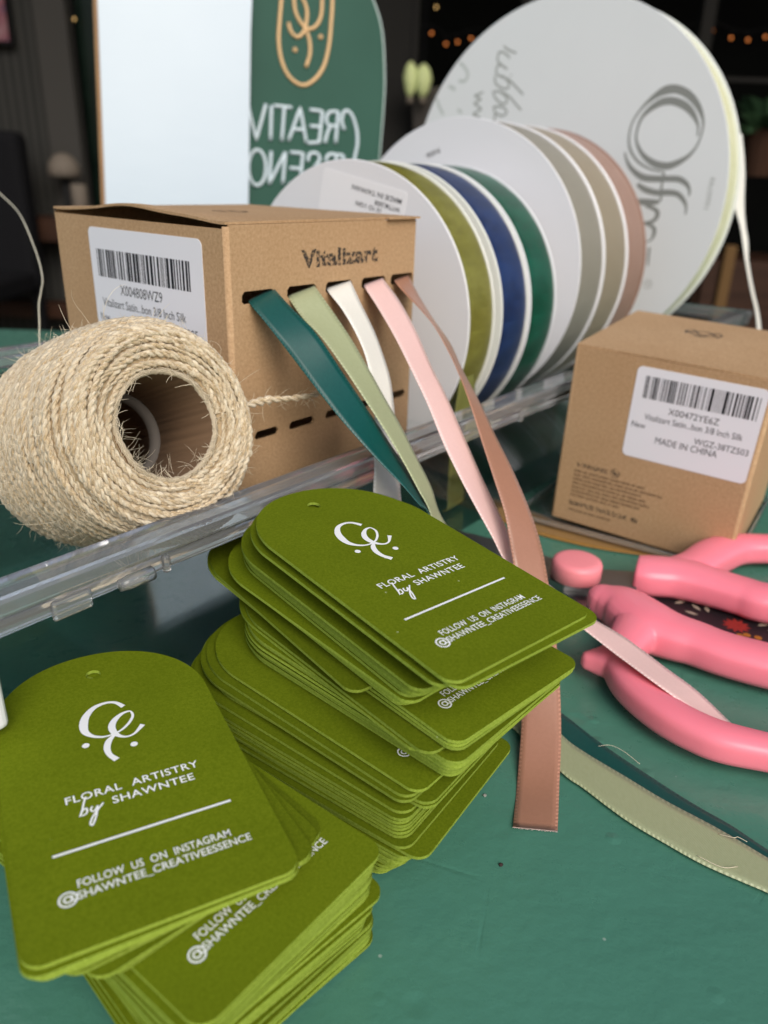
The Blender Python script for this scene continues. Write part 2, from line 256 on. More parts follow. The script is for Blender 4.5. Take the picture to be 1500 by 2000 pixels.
def text_fit(mb, s, x0, y0, x1, cap, z, bold=0.0, space=1.0, fx=None, ref=None):
    """lay the string from x0 to x1 with capital height cap on the baseline y0"""
    v, f = text2d(s, bold, space)
    a, b = v[:, 0].min(), v[:, 0].max()
    h, _ = text2d('H', bold)
    hh = h[:, 1].max()
    x = x0 + (v[:, 0] - a) / (b - a) * (x1 - x0)
    y = y0 + v[:, 1] / hh * cap
    pts = [(p, q, z) for p, q in zip(x, y)]
    if fx: pts = [fx(*p) for p in pts]
    mb.add(pts, f)

def stroke(mb, pts, z, w=None, n=6, fx=None, sm=True):
    """flat calligraphic stroke: pts are (x, y) or (x, y, width)"""
    P = np.array([(p[0], p[1], p[2] if len(p) > 2 else w) for p in pts], dtype=float)
    if sm and len(P) > 2: P = catmull(P, n)
    d = np.gradient(P[:, :2], axis=0)
    zs = z + np.arange(len(P)) * .0002      # keep a stroke that crosses itself off its own plane
    d /= np.linalg.norm(d, axis=1)[:, None] + 1e-9
    nn = np.stack([-d[:, 1], d[:, 0]], 1)
    L = P[:, :2] + nn * P[:, 2:3] / 2
    R = P[:, :2] - nn * P[:, 2:3] / 2
    v, f = [], []
    for i in range(len(P)):
        v += [(L[i][0], L[i][1], zs[i]), (R[i][0], R[i][1], zs[i])]
        if i: f.append((2 * i - 2, 2 * i - 1, 2 * i + 1, 2 * i))
    if fx: v = [fx(*p) for p in v]
    mb.add(v, f)

def disc(mb, x, y, r, z, n=16, fx=None, r0=None):
    a = np.linspace(0, 2 * math.pi, n, endpoint=False)
    v = [(x + r * math.cos(t), y + r * math.sin(t), z) for t in a]
    if r0 is None:
        f = [tuple(range(n))]
    else:
        v += [(x + r0 * math.cos(t), y + r0 * math.sin(t), z) for t in a]
        f = [(i, (i + 1) % n, n + (i + 1) % n, n + i) for i in range(n)]
    if fx: v = [fx(*p) for p in v]
    mb.add(v, f)

def rrect(x0, y0, x1, y1, r, n=6):
    out = []
    for cx, cyy, a0 in ((x1 - r, y0 + r, -90), (x1 - r, y1 - r, 0), (x0 + r, y1 - r, 90), (x0 + r, y0 + r, 180)):
        for k in range(n + 1):
            a = math.radians(a0 + 90 * k / n)
            out.append((cx + r * math.cos(a), cyy + r * math.sin(a)))
    return out

def tube(P, rad, n=8, cap=True, squash=1.0):
    """tube along points P (mm); rad scalar or list; returns verts, faces"""
    P = np.asarray(P, dtype=float)
    N = len(P)
    rad = np.full(N, rad) if np.isscalar(rad) else np.asarray(rad, dtype=float)
    T = np.gradient(P, axis=0)
    T /= np.linalg.norm(T, axis=1)[:, None] + 1e-12
    ref = np.array([0, 0, 1.0]) if abs(T[0][2]) < .9 else np.array([1.0, 0, 0])
    v, f = [], []
    nrm = np.cross(T[0], ref); nrm /= np.linalg.norm(nrm)
    for i in range(N):
        nrm = nrm - T[i] * (nrm @ T[i]); nrm /= np.linalg.norm(nrm) + 1e-12
        b = np.cross(T[i], nrm)
        for k in range(n):
            a = 2 * math.pi * k / n
            v.append(tuple(P[i] + rad[i] * (math.cos(a) * nrm + math.sin(a) * b)))
        if i:
            for k in range(n):
                f.append(((i - 1) * n + k, (i - 1) * n + (k + 1) % n, i * n + (k + 1) % n, i * n + k))
    if cap:
        f.append(tuple(range(n - 1, -1, -1)))
        f.append(tuple((N - 1) * n + k for k in range(n)))
    return v, f

# ------------------------------------------------------------------ materials
class NT:
    def __init__(s, name):
        s.m = bpy.data.materials.new(name)
        s.m.use_nodes = True
        s.t = s.m.node_tree
        s.b = s.t.nodes['Principled BSDF']
        s.out = s.t.nodes['Material Output']
    def n(s, typ, **k):
        nd = s.t.nodes.new('ShaderNode' + typ)
        for a, b in k.items():
            if hasattr(nd, a): setattr(nd, a, b)
            else: nd.inputs[a].default_value = b
        return nd
    def l(s, a, b): s.t.links.new(a, b)
    def coord(s, kind='Object', scale=(1, 1, 1), rot=(0, 0, 0)):
        tc = s.n('TexCoord')
        mp = s.n('Mapping')
        mp.inputs['Scale'].default_value = scale
        mp.inputs['Rotation'].default_value = rot
        s.l(tc.outputs[kind], mp.inputs['Vector'])
        return mp.outputs['Vector']
    def noise(s, vec, scale, detail=3, rough=.55, dist=0):
        nd = s.n('TexNoise')
        nd.inputs['Scale'].default_value = scale
        nd.inputs['Detail'].default_value = detail
        nd.inputs['Roughness'].default_value = rough
        nd.inputs['Distortion'].default_value = dist
        s.l(vec, nd.inputs['Vector'])
        return nd.outputs['Fac']
    def ramp(s, fac, stops):
        nd = s.n('ValToRGB')
        e = nd.color_ramp.elements
        while len(e) < len(stops): e.new(.5)
        for q, (p, c) in zip(e, stops):
            q.position = p
            q.color = (c[0], c[1], c[2], 1) if not np.isscalar(c) else (c, c, c, 1)
        s.l(fac, nd.inputs['Fac'])
        return nd.outputs['Color']
    def mix(s, fac, a, b, mode='MIX'):
        nd = s.n('Mix')
        nd.data_type = 'RGBA'
        nd.blend_type = mode
        for k, q in ((0, fac), (6, a), (7, b)):
            if hasattr(q, 'links') or hasattr(q, 'is_linked'): s.l(q, nd.inputs[k])
            elif k == 0: nd.inputs[0].default_value = q
            else: nd.inputs[k].default_value = (q[0], q[1], q[2], 1)
        return nd.outputs[2]
    def bump(s, h, strength=.3, dist=.0002, prev=None):
        nd = s.n('Bump')
        nd.inputs['Strength'].default_value = strength
        nd.inputs['Distance'].default_value = dist
        s.l(h, nd.inputs['Height'])
        if prev is not None: s.l(prev, nd.inputs['Normal'])
        s.l(nd.outputs[0], s.b.inputs['Normal'])
        return nd.outputs[0]
    def math(s, op, a, b=0.0):
        nd = s.n('Math')
        nd.operation = op
        for k, q in ((0, a), (1, b)):
            if np.isscalar(q): nd.inputs[k].default_value = q
            else: s.l(q, nd.inputs[k])
        return nd.outputs[0]
    def set(s, **k):
        names = dict(col='Base Color', rough='Roughness', metal='Metallic', spec='Specular IOR Level', trans='Transmission Weight', ior='IOR', sheen='Sheen Weight', coat='Coat Weight', sss='Subsurface Weight', alpha='Alpha', aniso='Anisotropic', emc='Emission Color', ems='Emission Strength')
        for a, b in k.items():
            i = s.b.inputs[names[a]]
            if hasattr(b, 'is_linked'): s.l(b, i)
            elif isinstance(b, (tuple, list)): i.default_value = (b[0], b[1], b[2], 1)
            else: i.default_value = b
        return s

def plain(name, col, rough=.5, **k):
    return NT(name).set(col=col, rough=rough, **k).m

def mat_card(name, c1, c2, edge=False):
    t = NT(name)
    v = t.coord('Object')
    oi = t.n('ObjectInfo')
    ad = t.n('VectorMath'); ad.operation = 'ADD'
    t.l(v, ad.inputs[0]); t.l(oi.outputs['Location'], ad.inputs[1])
    v = ad.outputs[0]
    a = t.noise(v, 1700, 5, .8)
    b = t.noise(v, 60, 3, .5)
    col = t.ramp(a, [(.36, c1), (.66, c2)])
    col = t.mix(t.math('MULTIPLY', t.math('SUBTRACT', b, .35), .7), col, tuple(x * .8 for x in c1))
    vo = t.n('TexVoronoi'); vo.inputs['Scale'].default_value = 230; t.l(v, vo.inputs['Vector'])
    wn = t.n('TexWhiteNoise'); t.l(vo.outputs['Position'], wn.inputs['Vector'])
    fl = t.math('MULTIPLY', t.math('LESS_THAN', vo.outputs['Distance'], .05), t.math('GREATER_THAN', wn.outputs['Value'], .90))
    col = t.mix(t.math('MULTIPLY', fl, .55), col, (.52, .56, .32))
    # each card of the batch a touch lighter or darker
    hsv = t.n('HueSaturation')
    t.l(col, hsv.inputs['Color'])
    t.l(t.math('ADD', t.math('MULTIPLY', oi.outputs['Random'], .34), .82), hsv.inputs['Value'])
    t.set(col=hsv.outputs['Color'], rough=.9, spec=.06)
    t.bump(t.noise(v, 2600, 3, .65), .3, .00006)
    return t.m
M = {}
M['card'] = mat_card('olive card face', (.092, .128, .0035), (.142, .182, .0075))
M['card_edge'] = mat_card('olive card cut edge', (.20, .275, .026), (.33, .42, .068), True)
M['ink'] = NT('white foil print').set(col=(.86, .88, .88), rough=.35, spec=.5).m

def mat_kraft():
    t = NT('kraft cardboard')
    v = t.coord('Object')
    f = t.noise(v, 1100, 5, .75)
    g = t.noise(v, 35, 3, .5)
    h = t.noise(t.coord('Object', (1, 1, .25)), 1500, 3, .6)
    col = t.ramp(f, [(.28, (.34, .212, .110)), (.5, (.465, .300, .162)), (.74, (.58, .40, .24))])
    col = t.mix(t.math('MULTIPLY', t.math('SUBTRACT', g, .3), .6), col, (.35, .195, .085))
    fl = t.ramp(h, [(.70, 0.0), (.78, 1.0)])
    col = t.mix(t.math('MULTIPLY', fl, .35), col, (.70, .52, .32))
    t.set(col=col, rough=.78, spec=.25)
    t.bump(f, .25, .00012)
    return t.m
M['kraft'] = mat_kraft()
M['kraft_in'] = plain('kraft inside', (.16, .085, .035), .9)
M['sticker'] = NT('white label paper').set(col=(.80, .80, .84), rough=.42).m
M['black_ink'] = plain('black label print', (.012, .012, .016), .5)

def mat_stamp(name, col, thr, sc):
    t = NT(name)
    v = t.coord('Object')
    n = t.noise(v, sc, 3, .7)
    a = t.ramp(n, [(thr - .05, 0.0), (thr + .05, 1.0)])
    tr = t.n('BsdfTransparent')
    mx = t.n('MixShader')
    t.set(col=col, rough=.8)
    t.l(a, mx.inputs[0]); t.l(tr.outputs[0], mx.inputs[1]); t.l(t.b.outputs[0], mx.inputs[2])
    t.l(mx.outputs[0], t.out.inputs[0])
    return t.m
M['stamp'] = mat_stamp('worn stamp ink', (.035, .028, .022), .47, 900)
M['brown_print'] = mat_stamp('faint brown print', (.10, .05, .022), .40, 1500)

def mat_ribbon(name, c1, c2, rough=.38, weave=900, sheen=.2, tw=0.5):
    t = NT(name)
    tc = t.n('TexCoord')
    sep = t.n('SeparateXYZ')
    t.l(tc.outputs['UV'], sep.inputs[0])
    U, V = sep.outputs[0], sep.outputs[1]
    # u: length in mm, v: 0..1 across; twill lines, picot edges
    tw1 = t.math('SINE', t.math('MULTIPLY', t.math('ADD', t.math('MULTIPLY', V, 9.5), t.math('MULTIPLY', U, tw)), 12.0))
    pic = t.math('SINE', t.math('MULTIPLY', U, 5.4))
    e = t.math('ABSOLUTE', t.math('SUBTRACT', V, .5))
    edge = t.math('GREATER_THAN', e, .44)
    mp = t.n('Mapping'); mp.inputs['Scale'].default_value = (.35, 3, 1)
    t.l(tc.outputs['UV'], mp.inputs[0])
    nz = t.noise(mp.outputs[0], 3.0, 3, .6)
    col = t.ramp(nz, [(.3, c1), (.7, c2)])
    hi = t.math('MULTIPLY', edge, t.math('GREATER_THAN', pic, .0))
    col = t.mix(t.math('MULTIPLY', t.math('GREATER_THAN', tw1, .3), .05), col, tuple(x * .6 for x in c1))
    col = t.mix(t.math('MULTIPLY', hi, .5), col, tuple(min(1, x * 1.6 + .03) for x in c2))
    t.set(col=col, rough=rough - .12, spec=.55, sheen=sheen, aniso=.6)
    tg = t.n('Tangent'); tg.direction_type = 'UV_MAP'
    t.l(tg.outputs[0], t.b.inputs['Tangent'])
    hgt = t.math('ADD', t.math('MULTIPLY', tw1, .22), t.math('MULTIPLY', t.math('MULTIPLY', pic, edge), .9))
    t.bump(hgt, .28, .00012)
    return t.m
M['r_teal'] = mat_ribbon('teal satin', (.003, .060, .052), (.005, .074, .062), .5, sheen=.03)
M['r_sage'] = mat_ribbon('sage satin', (.33, .36, .20), (.36, .39, .225), .5, sheen=.05)
M['r_cream'] = mat_ribbon('cream satin', (.76, .74, .66), (.79, .77, .69), .45, sheen=.1)
M['r_pink'] = mat_ribbon('blush satin', (.75, .50, .46), (.78, .53, .49), .45, sheen=.1)
M['r_brown'] = mat_ribbon('rosewood satin', (.355, .172, .108), (.385, .19, .122), .40, sheen=.06)
M['r_mustard'] = mat_ribbon('mustard satin', (.22, .11, .015), (.30, .15, .02), .5)

def mat_roll(name, c1, c2, rough=.35, streak=(1, 1, 1), sp=0.0):
    """ribbon wound on a spool: fine streaks along the winding"""
    t = NT(name)
    tc = t.n('TexCoord')
    mp = t.n('Mapping'); mp.inputs['Scale'].default_value = (22, .5, 1)
    t.l(tc.outputs['UV'], mp.inputs[0])
    nz = t.noise(mp.outputs[0], 1.3, 5, .75)
    mp2 = t.n('Mapping'); mp2.inputs['Scale'].default_value = (5.0, 40, 1)
    t.l(tc.outputs['UV'], mp2.inputs[0])
    n2 = t.noise(mp2.outputs[0], 2.0, 3, .6)
    col = t.ramp(nz, [(.28, c1), (.72, c2)])  # light-dark shimmer of the wound ribbon painted in as colour bands across it
    col = t.mix(t.math('MULTIPLY', n2, .5), col, tuple(x * .75 for x in c1))
    t.set(col=col, rough=rough - (.08 if sp else .1), spec=1.0 if sp else .5, metal=.30 if sp else 0.0)
    tg = t.n('Tangent'); tg.direction_type = 'UV_MAP'
    t.l(tg.outputs[0], t.b.inputs['Tangent'])
    t.bump(t.math('ADD', t.math('MULTIPLY', n2, .6), t.math('MULTIPLY', nz, 1.6)), .4, .0006)
    return t.m
M['w_olive'] = mat_roll('olive organza winding', (.15, .14, .011), (.44, .42, .085), .38, sp=1.0)
M['w_blue'] = mat_roll('navy organza winding', (.004, .013, .060), (.030, .085, .29), .36, sp=1.0)
M['w_green'] = mat_roll('emerald organza winding', (.001, .042, .020), (.008, .22, .12), .36, sp=1.0)
M['w_grey'] = mat_roll('stone satin winding', (.27, .25, .20), (.31, .29, .235), .5)
M['w_tan'] = mat_roll('tan satin winding', (.29, .24, .165), (.34, .285, .20), .5)
M['w_pink'] = mat_roll('dusty pink satin winding', (.33, .20, .15), (.38, .235, .18), .5)
M['w_cream'] = mat_roll('pale yellow satin winding', (.74, .74, .42), (.90, .90, .66), .35)

def mat_flange(name, col, rough=.45):
    t = NT(name)
    v = t.coord('Object')
    a = t.noise(v, 26, 4, .6)
    b = t.noise(v, 300, 3, .6)
    t.set(col=t.mix(t.math('MULTIPLY', a, .22), col, tuple(x * .80 for x in col)), rough=rough)
    t.bump(b, .05, .0002)
    return t.m
M['flange'] = mat_flange('white spool card', (.80, .80, .815))
M['flange2'] = mat_flange('ivory spool card', (.77, .78, .72))
M['big_flange'] = mat_flange('large spool card', (.76, .785, .785), .75)
M['grey_ink'] = plain('grey spool print', (.25, .26, .24), .6)
M['pale_ink'] = plain('pale spool print', (.52, .56, .53), .6)

def mat_table():
    t = NT('green painted tabletop')
    v = t.coord('Object')
    big = t.noise(v, 6, 3, .5)
    fine = t.noise(v, 150, 4, .6)
    br = t.noise(t.coord('Object', (14, 120, 14), (0, 0, .9)), 3.2, 4, .6)
    br2 = t.noise(t.coord('Object', (160, 10, 10), (0, 0, .35)), 2.0, 3, .6)
    col = t.ramp(big, [(.3, (.062, .190, .134)), (.7, (.074, .218, .156))])
    col = t.mix(t.math('MULTIPLY', fine, .25), col, (.055, .19, .132))
    vo = t.n('TexVoronoi'); vo.inputs['Scale'].default_value = 95; t.l(v, vo.inputs['Vector'])
    spot = t.ramp(vo.outputs['Distance'], [(.0, 1.0), (.030, 1.0), (.042, 0.0)])
    wn = t.n('TexWhiteNoise'); t.l(vo.outputs['Position'], wn.inputs['Vector'])
    keep = t.math('GREATER_THAN', wn.outputs['Value'], .62)
    sp = t.math('MULTIPLY', spot, keep)
    col = t.mix(t.math('MULTIPLY', sp, .55), col, (.38, .46, .40))
    t.set(col=col, rough=t.math('ADD', t.math('MULTIPLY', fine, .14), .22), spec=.5)
    vo2 = t.n('TexVoronoi'); vo2.inputs['Scale'].default_value = 60; t.l(v, vo2.inputs['Vector'])
    dent = t.ramp(vo2.outputs['Distance'], [(.0, 0.0), (.16, 1.0)])
    h = t.math('ADD', t.math('MULTIPLY', br, .04), t.math('ADD', t.math('MULTIPLY', br2, .05), t.math('MULTIPLY', dent, .22)))
    h = t.math('ADD', h, t.math('MULTIPLY', t.noise(v, 70, 2, .5), .55))
    h = t.math('ADD', h, t.math('MULTIPLY', t.noise(v, 380, 3, .55), .17))
    vs_ = t.n('TexVoronoi'); vs_.feature = 'DISTANCE_TO_EDGE'; vs_.inputs['Scale'].default_value = 26
    t.l(t.coord('Object', (1, .55, 1), (0, 0, .5)), vs_.inputs['Vector'])
    scr = t.ramp(vs_.outputs['Distance'], [(.0, 0.0), (.012, 1.0)])
    msk = t.ramp(t.noise(v, 30, 2, .5), [(.56, 1.0), (.62, 0.0)])
    h = t.math('ADD', h, t.math('MULTIPLY', t.math('MAXIMUM', scr, msk), .10))
    v3 = t.n('TexVoronoi'); v3.inputs['Scale'].default_value = 120; t.l(v, v3.inputs['Vector'])
    w3 = t.n('TexWhiteNoise'); t.l(v3.outputs['Position'], w3.inputs['Vector'])
    lump = t.math('MULTIPLY', t.ramp(v3.outputs['Distance'], [(.0, 1.0), (.22, 0.0)]), t.math('GREATER_THAN', w3.outputs['Value'], .72))
    h = t.math('ADD', h, t.math('MULTIPLY', lump, .30))
    t.bump(h, .6, .0015)
    return t.m
M['table'] = mat_table()

def mat_thin_clear(name, tint=(.90, .95, .95), fac=.10):
    t = NT(name)
    tr = t.n('BsdfTransparent'); tr.inputs[0].default_value = (*tint, 1)
    gl = t.n('BsdfGlossy'); gl.inputs['Roughness'].default_value = .06; gl.inputs['Color'].default_value = (.9, .93, .95, 1)
    fr = t.n('Fresnel'); fr.inputs[0].default_value = 1.45
    mx = t.n('MixShader')
    f = t.math('MINIMUM', t.math('ADD', t.math('MULTIPLY', fr.outputs[0], .6), fac * .3), .6)
    t.l(f, mx.inputs[0]); t.l(tr.outputs[0], mx.inputs[1]); t.l(gl.outputs[0], mx.inputs[2])
    t.l(mx.outputs[0], t.out.inputs[0])
    return t.m
M['clear_wall'] = mat_thin_clear('thin clear plastic', (.985, .99, .99), .02)
def mat_clear_rim():
    t = NT('clear moulded plastic')
    v = t.coord('Object')
    t.set(col=(.97, .985, .99), rough=.035, trans=.86, ior=1.47, spec=.5)
    t.bump(t.noise(v, 45, 2, .5), .10, .0006)
    return t.m
M['clear_rim'] = mat_clear_rim()

def mat_jute():
    t = NT('jute yarn')
    tc = t.n('TexCoord')
    mp = t.n('Mapping'); mp.inputs['Scale'].default_value = (.55, 9, 1)
    t.l(tc.outputs['UV'], mp.inputs[0])
    a = t.noise(mp.outputs[0], 1.6, 5, .7)
    mp3 = t.n('Mapping'); mp3.inputs['Scale'].default_value = (.13, 1, 1)
    t.l(tc.outputs['UV'], mp3.inputs[0])
    b = t.noise(mp3.outputs[0], 1.0, 3, .6)
    col = t.ramp(a, [(.28, (.20, .125, .06)), (.5, (.52, .385, .215)), (.70, (.82, .70, .49))])
    col = t.mix(t.ramp(b, [(.42, 0.0), (.62, .75)]), col, (.84, .75, .57))
    t.set(col=col, rough=.62, spec=.35, sheen=.25)
    t.bump(a, .8, .0003)
    return t.m
M['jute'] = mat_jute()
M['fibre'] = NT('jute fibre').set(col=(.78, .68, .50), rough=.5, spec=.4).m
M['tube_card'] = mat_flange('grey-brown tube board', (.17, .10, .052), .9)
M['tube_edge'] = mat_flange('tube board cut end', (.48, .40, .28), .9)
M['ring_grey'] = plain('grey tube liner', (.13, .115, .10), .9)

def mat_pink():
    t = NT('pink handle plastic')
    v = t.coord('Object')
    t.set(col=(.94, .235, .30), rough=.33, spec=.5, sss=.12)
    t.b.inputs['Subsurface Radius'].default_value = (.006, .0025, .0025)
    t.b.inputs['Subsurface Scale'].default_value = 1.0
    t.bump(t.noise(v, 500, 3, .5), .03, .0002)
    return t.m
M['pink'] = mat_pink()
M['pink_cap'] = NT('pink pivot cap plastic').set(col=(.90, .27, .30), rough=.45).m
def mat_steel():
    t = NT('brushed dark steel')
    n = t.noise(t.coord('Object', (20, 400, 20)), 3, 3, .6)
    t.set(col=(.25, .25, .25), metal=1.0, rough=t.math('ADD', t.math('MULTIPLY', n, .25), .28))
    return t.m
M['steel'] = mat_steel()

# ================================================================== setting
def room():
    floor = MB(); floor.box(-6000, -5000, -760, 6000, 5200, -750)
    f = NT('grey paving'); v = f.coord('Object'); a = f.noise(v, 3, 4, .6)
    f.set(spec=.15, col=f.ramp(a, [(.3, (.05, .05, .05)), (.7, (.085, .085, .08))]), rough=.7)
    tag(floor.build('floor', f.m), 'dim grey paved floor far below the tabletop', 'floor', kind='structure')
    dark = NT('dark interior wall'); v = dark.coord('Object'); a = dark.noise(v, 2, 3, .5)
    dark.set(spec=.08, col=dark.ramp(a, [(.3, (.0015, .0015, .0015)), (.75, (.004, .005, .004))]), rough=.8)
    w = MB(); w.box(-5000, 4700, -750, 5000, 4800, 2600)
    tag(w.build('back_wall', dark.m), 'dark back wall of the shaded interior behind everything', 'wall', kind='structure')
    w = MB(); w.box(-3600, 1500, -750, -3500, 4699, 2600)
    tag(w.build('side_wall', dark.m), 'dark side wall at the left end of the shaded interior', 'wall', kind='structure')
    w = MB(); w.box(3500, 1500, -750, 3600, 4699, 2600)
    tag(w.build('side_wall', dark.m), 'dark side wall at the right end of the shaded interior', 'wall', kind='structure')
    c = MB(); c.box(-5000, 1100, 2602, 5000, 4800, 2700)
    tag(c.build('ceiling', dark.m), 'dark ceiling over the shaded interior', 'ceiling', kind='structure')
room()

# the table itself: a thick painted top on four legs
def table():
    root = empty('work_table', (0, 250, 0))
    tag(root, 'green painted work table under the ribbons, tags and scissors', 'table', kind='structure')
    t = MB(); t.box(-620, -520, -38, 620, 430, 0)
    bevel(t.build('tabletop', M['table'], root), 3)
    for sx in (-1, 1):
        for sy in (-480, 390):
            l = MB(); l.box(sx * 580 - 25, sy - 25, -750, sx * 580 + 25, sy + 25, -38.5)
            l.build('leg', M['table'], root)
table()

# ================================================================== background objects far behind the table
def background():
    panel = NT('grey corrugated panel'); wv = panel.n('TexWave'); wv.inputs['Scale'].default_value = 9
    panel.l(panel.coord('Object'), wv.inputs['Vector'])
    panel.set(spec=.1, col=panel.ramp(wv.outputs['Color'], [(.2, (.024, .024, .022)), (.8, (.040, .039, .035))]), rough=.8)
    p = MB(); p.box(-2300, 3340, -745, -1360, 3370, 2300)
    o = tag(p.build('wall_panel', panel.m), 'tall grey ribbed panel at far left of the dark interior', 'panel')
    p = MB(); p.box(-1355, 3330, -745, -1235, 3400, 2300)
    tag(p.build('door_post', plain('grey door post paint', (.050, .047, .042), .7, spec=.12)), 'grey upright post beside the ribbed panel at far left', 'post')
    g = NT('dark green glass'); v = g.coord('Object'); a = g.noise(v, 4, 3, .5)
    g.set(spec=.15, col=g.ramp(a, [(.35, (.003, .007, .005)), (.7, (.010, .020, .014))]), rough=.2)
    p = MB(); p.box(-1230, 3420, -300, -560, 3440, 2200)
    tag(p.build('glass_door', g.m), 'dark green glass door right of the grey post', 'door')
    # screen high on the left
    s = NT('lit screen'); v = s.coord('Object'); a = s.noise(v, 9, 3, .6)
    s.set(col=(.02, .02, .02), emc=s.ramp(a, [(.35, (.05, .06, .16)), (.5, (.30, .05, .07)), (.62, (.45, .22, .22)), (.75, (.10, .14, .10))]), ems=.28)
    root = empty('wall_screen', (-1560, 3300, 560)); tag(root, 'lit screen with a blurred pink and blue picture at far upper left', 'screen')
    MB().box(-160, 0, -30, 128, 24, 330).build('housing', plain('black screen housing', (.006, .006, .006), .5, spec=.12), root)
    MB().box(-150, -6, -18, 118, -1, 320).build('display', s.m, root)
    # black chair, brown bench, lamp and jar
    blk = plain('black seat fabric', (.006, .006, .007), .8, spec=.12)
    root = empty('black_chair', (-1560, 3120, -748)); tag(root, 'black high backed chair by the dark brown bench at far left', 'chair')
    bevel(MB().box(-230, -40, 420, 190, 60, 985).build('backrest', blk, root), 30, 3)
    bevel(MB().box(-230, -420, 420, 190, -42, 500).build('seat', blk, root), 20, 3)
    for x in (-200, 160):
        for y in (-390, 20):
            MB().box(x - 18, y - 18, 0, x + 18, y + 18, 419).build('leg', blk, root)
    wood = NT('dark red-brown wood'); v = wood.coord('Object', (2, 30, 30)); a = wood.noise(v, 2, 4, .6)
    wood.set(spec=.2, col=wood.ramp(a, [(.3, (.022, .009, .005)), (.7, (.045, .020, .011))]), rough=.5)
    root = empty('brown_bench', (-1450, 3350, -748)); tag(root, 'long dark red-brown bench under the cream lamp', 'bench')
    MB().box(-700, -160, 600, 560, -40, 690).build('bench_top', wood.m, root)
    MB().box(-700, -150, 300, 560, -60, 360).build('shelf', wood.m, root)
    for x in (-640, 500):
        MB().box(x - 30, -140, 0, x + 30, -60, 599).build('leg', wood.m, root)
    crm = plain('cream lamp shade fabric', (.15, .125, .10), .7, spec=.12)
    root = empty('table_lamp', (-1275, 3240, -56)); tag(root, 'small cream dome lamp standing on the brown bench', 'lamp')
    v, f = tube([(0, 0, 0), (0, 0, 12), (0, 0, 150)], [45, 12, 10], 16); mk('lamp_stem', v, f, plain('dark lamp metal', (.02, .02, .02), .4, spec=.12), root, True)
    v, f = tube([(0, 0, 140), (0, 0, 150), (0, 0, 185), (0, 0, 215), (0, 0, 226)], [50, 62, 58, 36, 10], 24); mk('lamp_shade', v, f, crm, root, True)
    root = empty('cream_jar', (-1205, 3180, -56)); tag(root, 'cream cylinder jar beside the dome lamp on the bench', 'jar')
    v, f = tube([(0, 0, 0), (0, 0, 4), (0, 0, 110), (0, 0, 120)], [26, 30, 30, 26], 20); mk('body', v, f, crm, root, True)
    v, f = tube([(0, 0, 120.5), (0, 0, 126), (0, 0, 136)], [27, 27, 20], 20); mk('lid', v, f, plain('dark jar lid', (.02, .018, .015), .5, spec=.12), root, True)
    # middle: grey sloping post, pale yellow-green lampshade pair, planter
    gp = plain('warm grey post paint', (.020, .019, .017), .8, spec=.12)
    p = MB(); p.box(-95, 3500, -745, 75, 3540, 2300); tag(p.build('grey_column', gp), 'warm grey column behind the green arched sign', 'column')
    p = MB(); p.box(480, 3600, -745, 660, 3650, 2300); tag(p.build('grey_column', gp), 'grey column behind the top of the large ribbon spool', 'column')
    p = MB(); p.box(1165, 3510, 300, 1215, 3550, 2300); tag(p.build('grey_column', gp), 'thin grey column at upper right of the large spool', 'column')
    p = MB(); p.box(1180, 3450, 505, 2200, 3470, 520); tag(p.build('shelf_rail', gp), 'thin grey horizontal rail at far right', 'rail')
    lt = NT('glowing shade'); lt.set(col=(.5, .55, .25), rough=.6, emc=(.50, .58, .24), ems=.10)
    for (x, w, lab, h) in ((46, 26, 'glowing yellow-green lantern half hidden by the green sign', 118), (94, 32, 'glowing pale green lantern clear of the green sign', 112)):
        root = empty('lantern', (x, 3330, 405)); tag(root, lab, 'lantern', 'yellow-green lanterns behind the green sign')
        v, f = tube([(0, 0, 0), (0, 0, 20), (0, 0, h * .55), (0, 0, h * .85), (0, 0, h)], [w * .25, w * .7, w * 1.05, w * .75, w * .2], 16); mk('shade', v, f, lt.m, root, True)
        v, f = tube([(0, 0, h + .5), (0, 0, h + 1800)], [3, 3], 6); mk('cable', v, f, blk, root)
        v, f = tube([(0, 0, -22), (0, 0, -.5)], [12, 14], 10); mk('finial', v, f, crm, root, True)
    pl = plain('beige planter clay', (.10, .088, .076), .8, spec=.12)
    root = empty('planter_box', (165, 3400, 200)); tag(root, 'blurred beige planter between the sign and the large spool', 'planter')
    v, f = tube([(0, 0, 0), (0, 0, 10), (0, 0, 230), (0, 0, 240)], [70, 90, 112, 104], 4); mk('pot', v, f, pl, root)
    MB().box(-130, -130, -950, 130, 130, -1).build('pedestal', plain('dark pedestal', (.02, .022, .02), .8, spec=.12), root)
    # right: foliage, red-brown cabinet, wooden post
    leafm = NT('dim leaf green'); leafm.set(col=(.035, .085, .035), rough=.6)
    root = empty('potted_plant', (1450, 3420, 270)); tag(root, 'dim green potted plant standing behind the hanging ribbon tail', 'plant')
    mb = MB()
    for k in range(60):
        a = rnd.uniform(0, 6.28); L = rnd.uniform(90, 210); ph = rnd.uniform(.1, 1.2)
        d = Vector((math.cos(a) * math.cos(ph), math.sin(a) * math.cos(ph), math.sin(ph)))
        q = d.cross(Vector((0, 0, 1))).normalized() * L * .16
        b0 = Vector((0, 0, 60)); mid = b0 + d * L * .6; tip = b0 + d * L + Vector((0, 0, -L * .25))
        mb.add([b0, mid + q, tip, mid - q], [(0, 1, 2, 3)])
    mb.build('foliage', leafm.m, root)
    v, f = tube([(0, 0, -100), (0, 0, 70)], [55, 75], 14); mk('pot', v, f, plain('dark clay pot', (.05, .025, .015), .8, spec=.12), root)
    root = empty('brown_cabinet', (1500, 3200, -748)); tag(root, 'dark red-brown cabinet low behind the far right', 'cabinet')
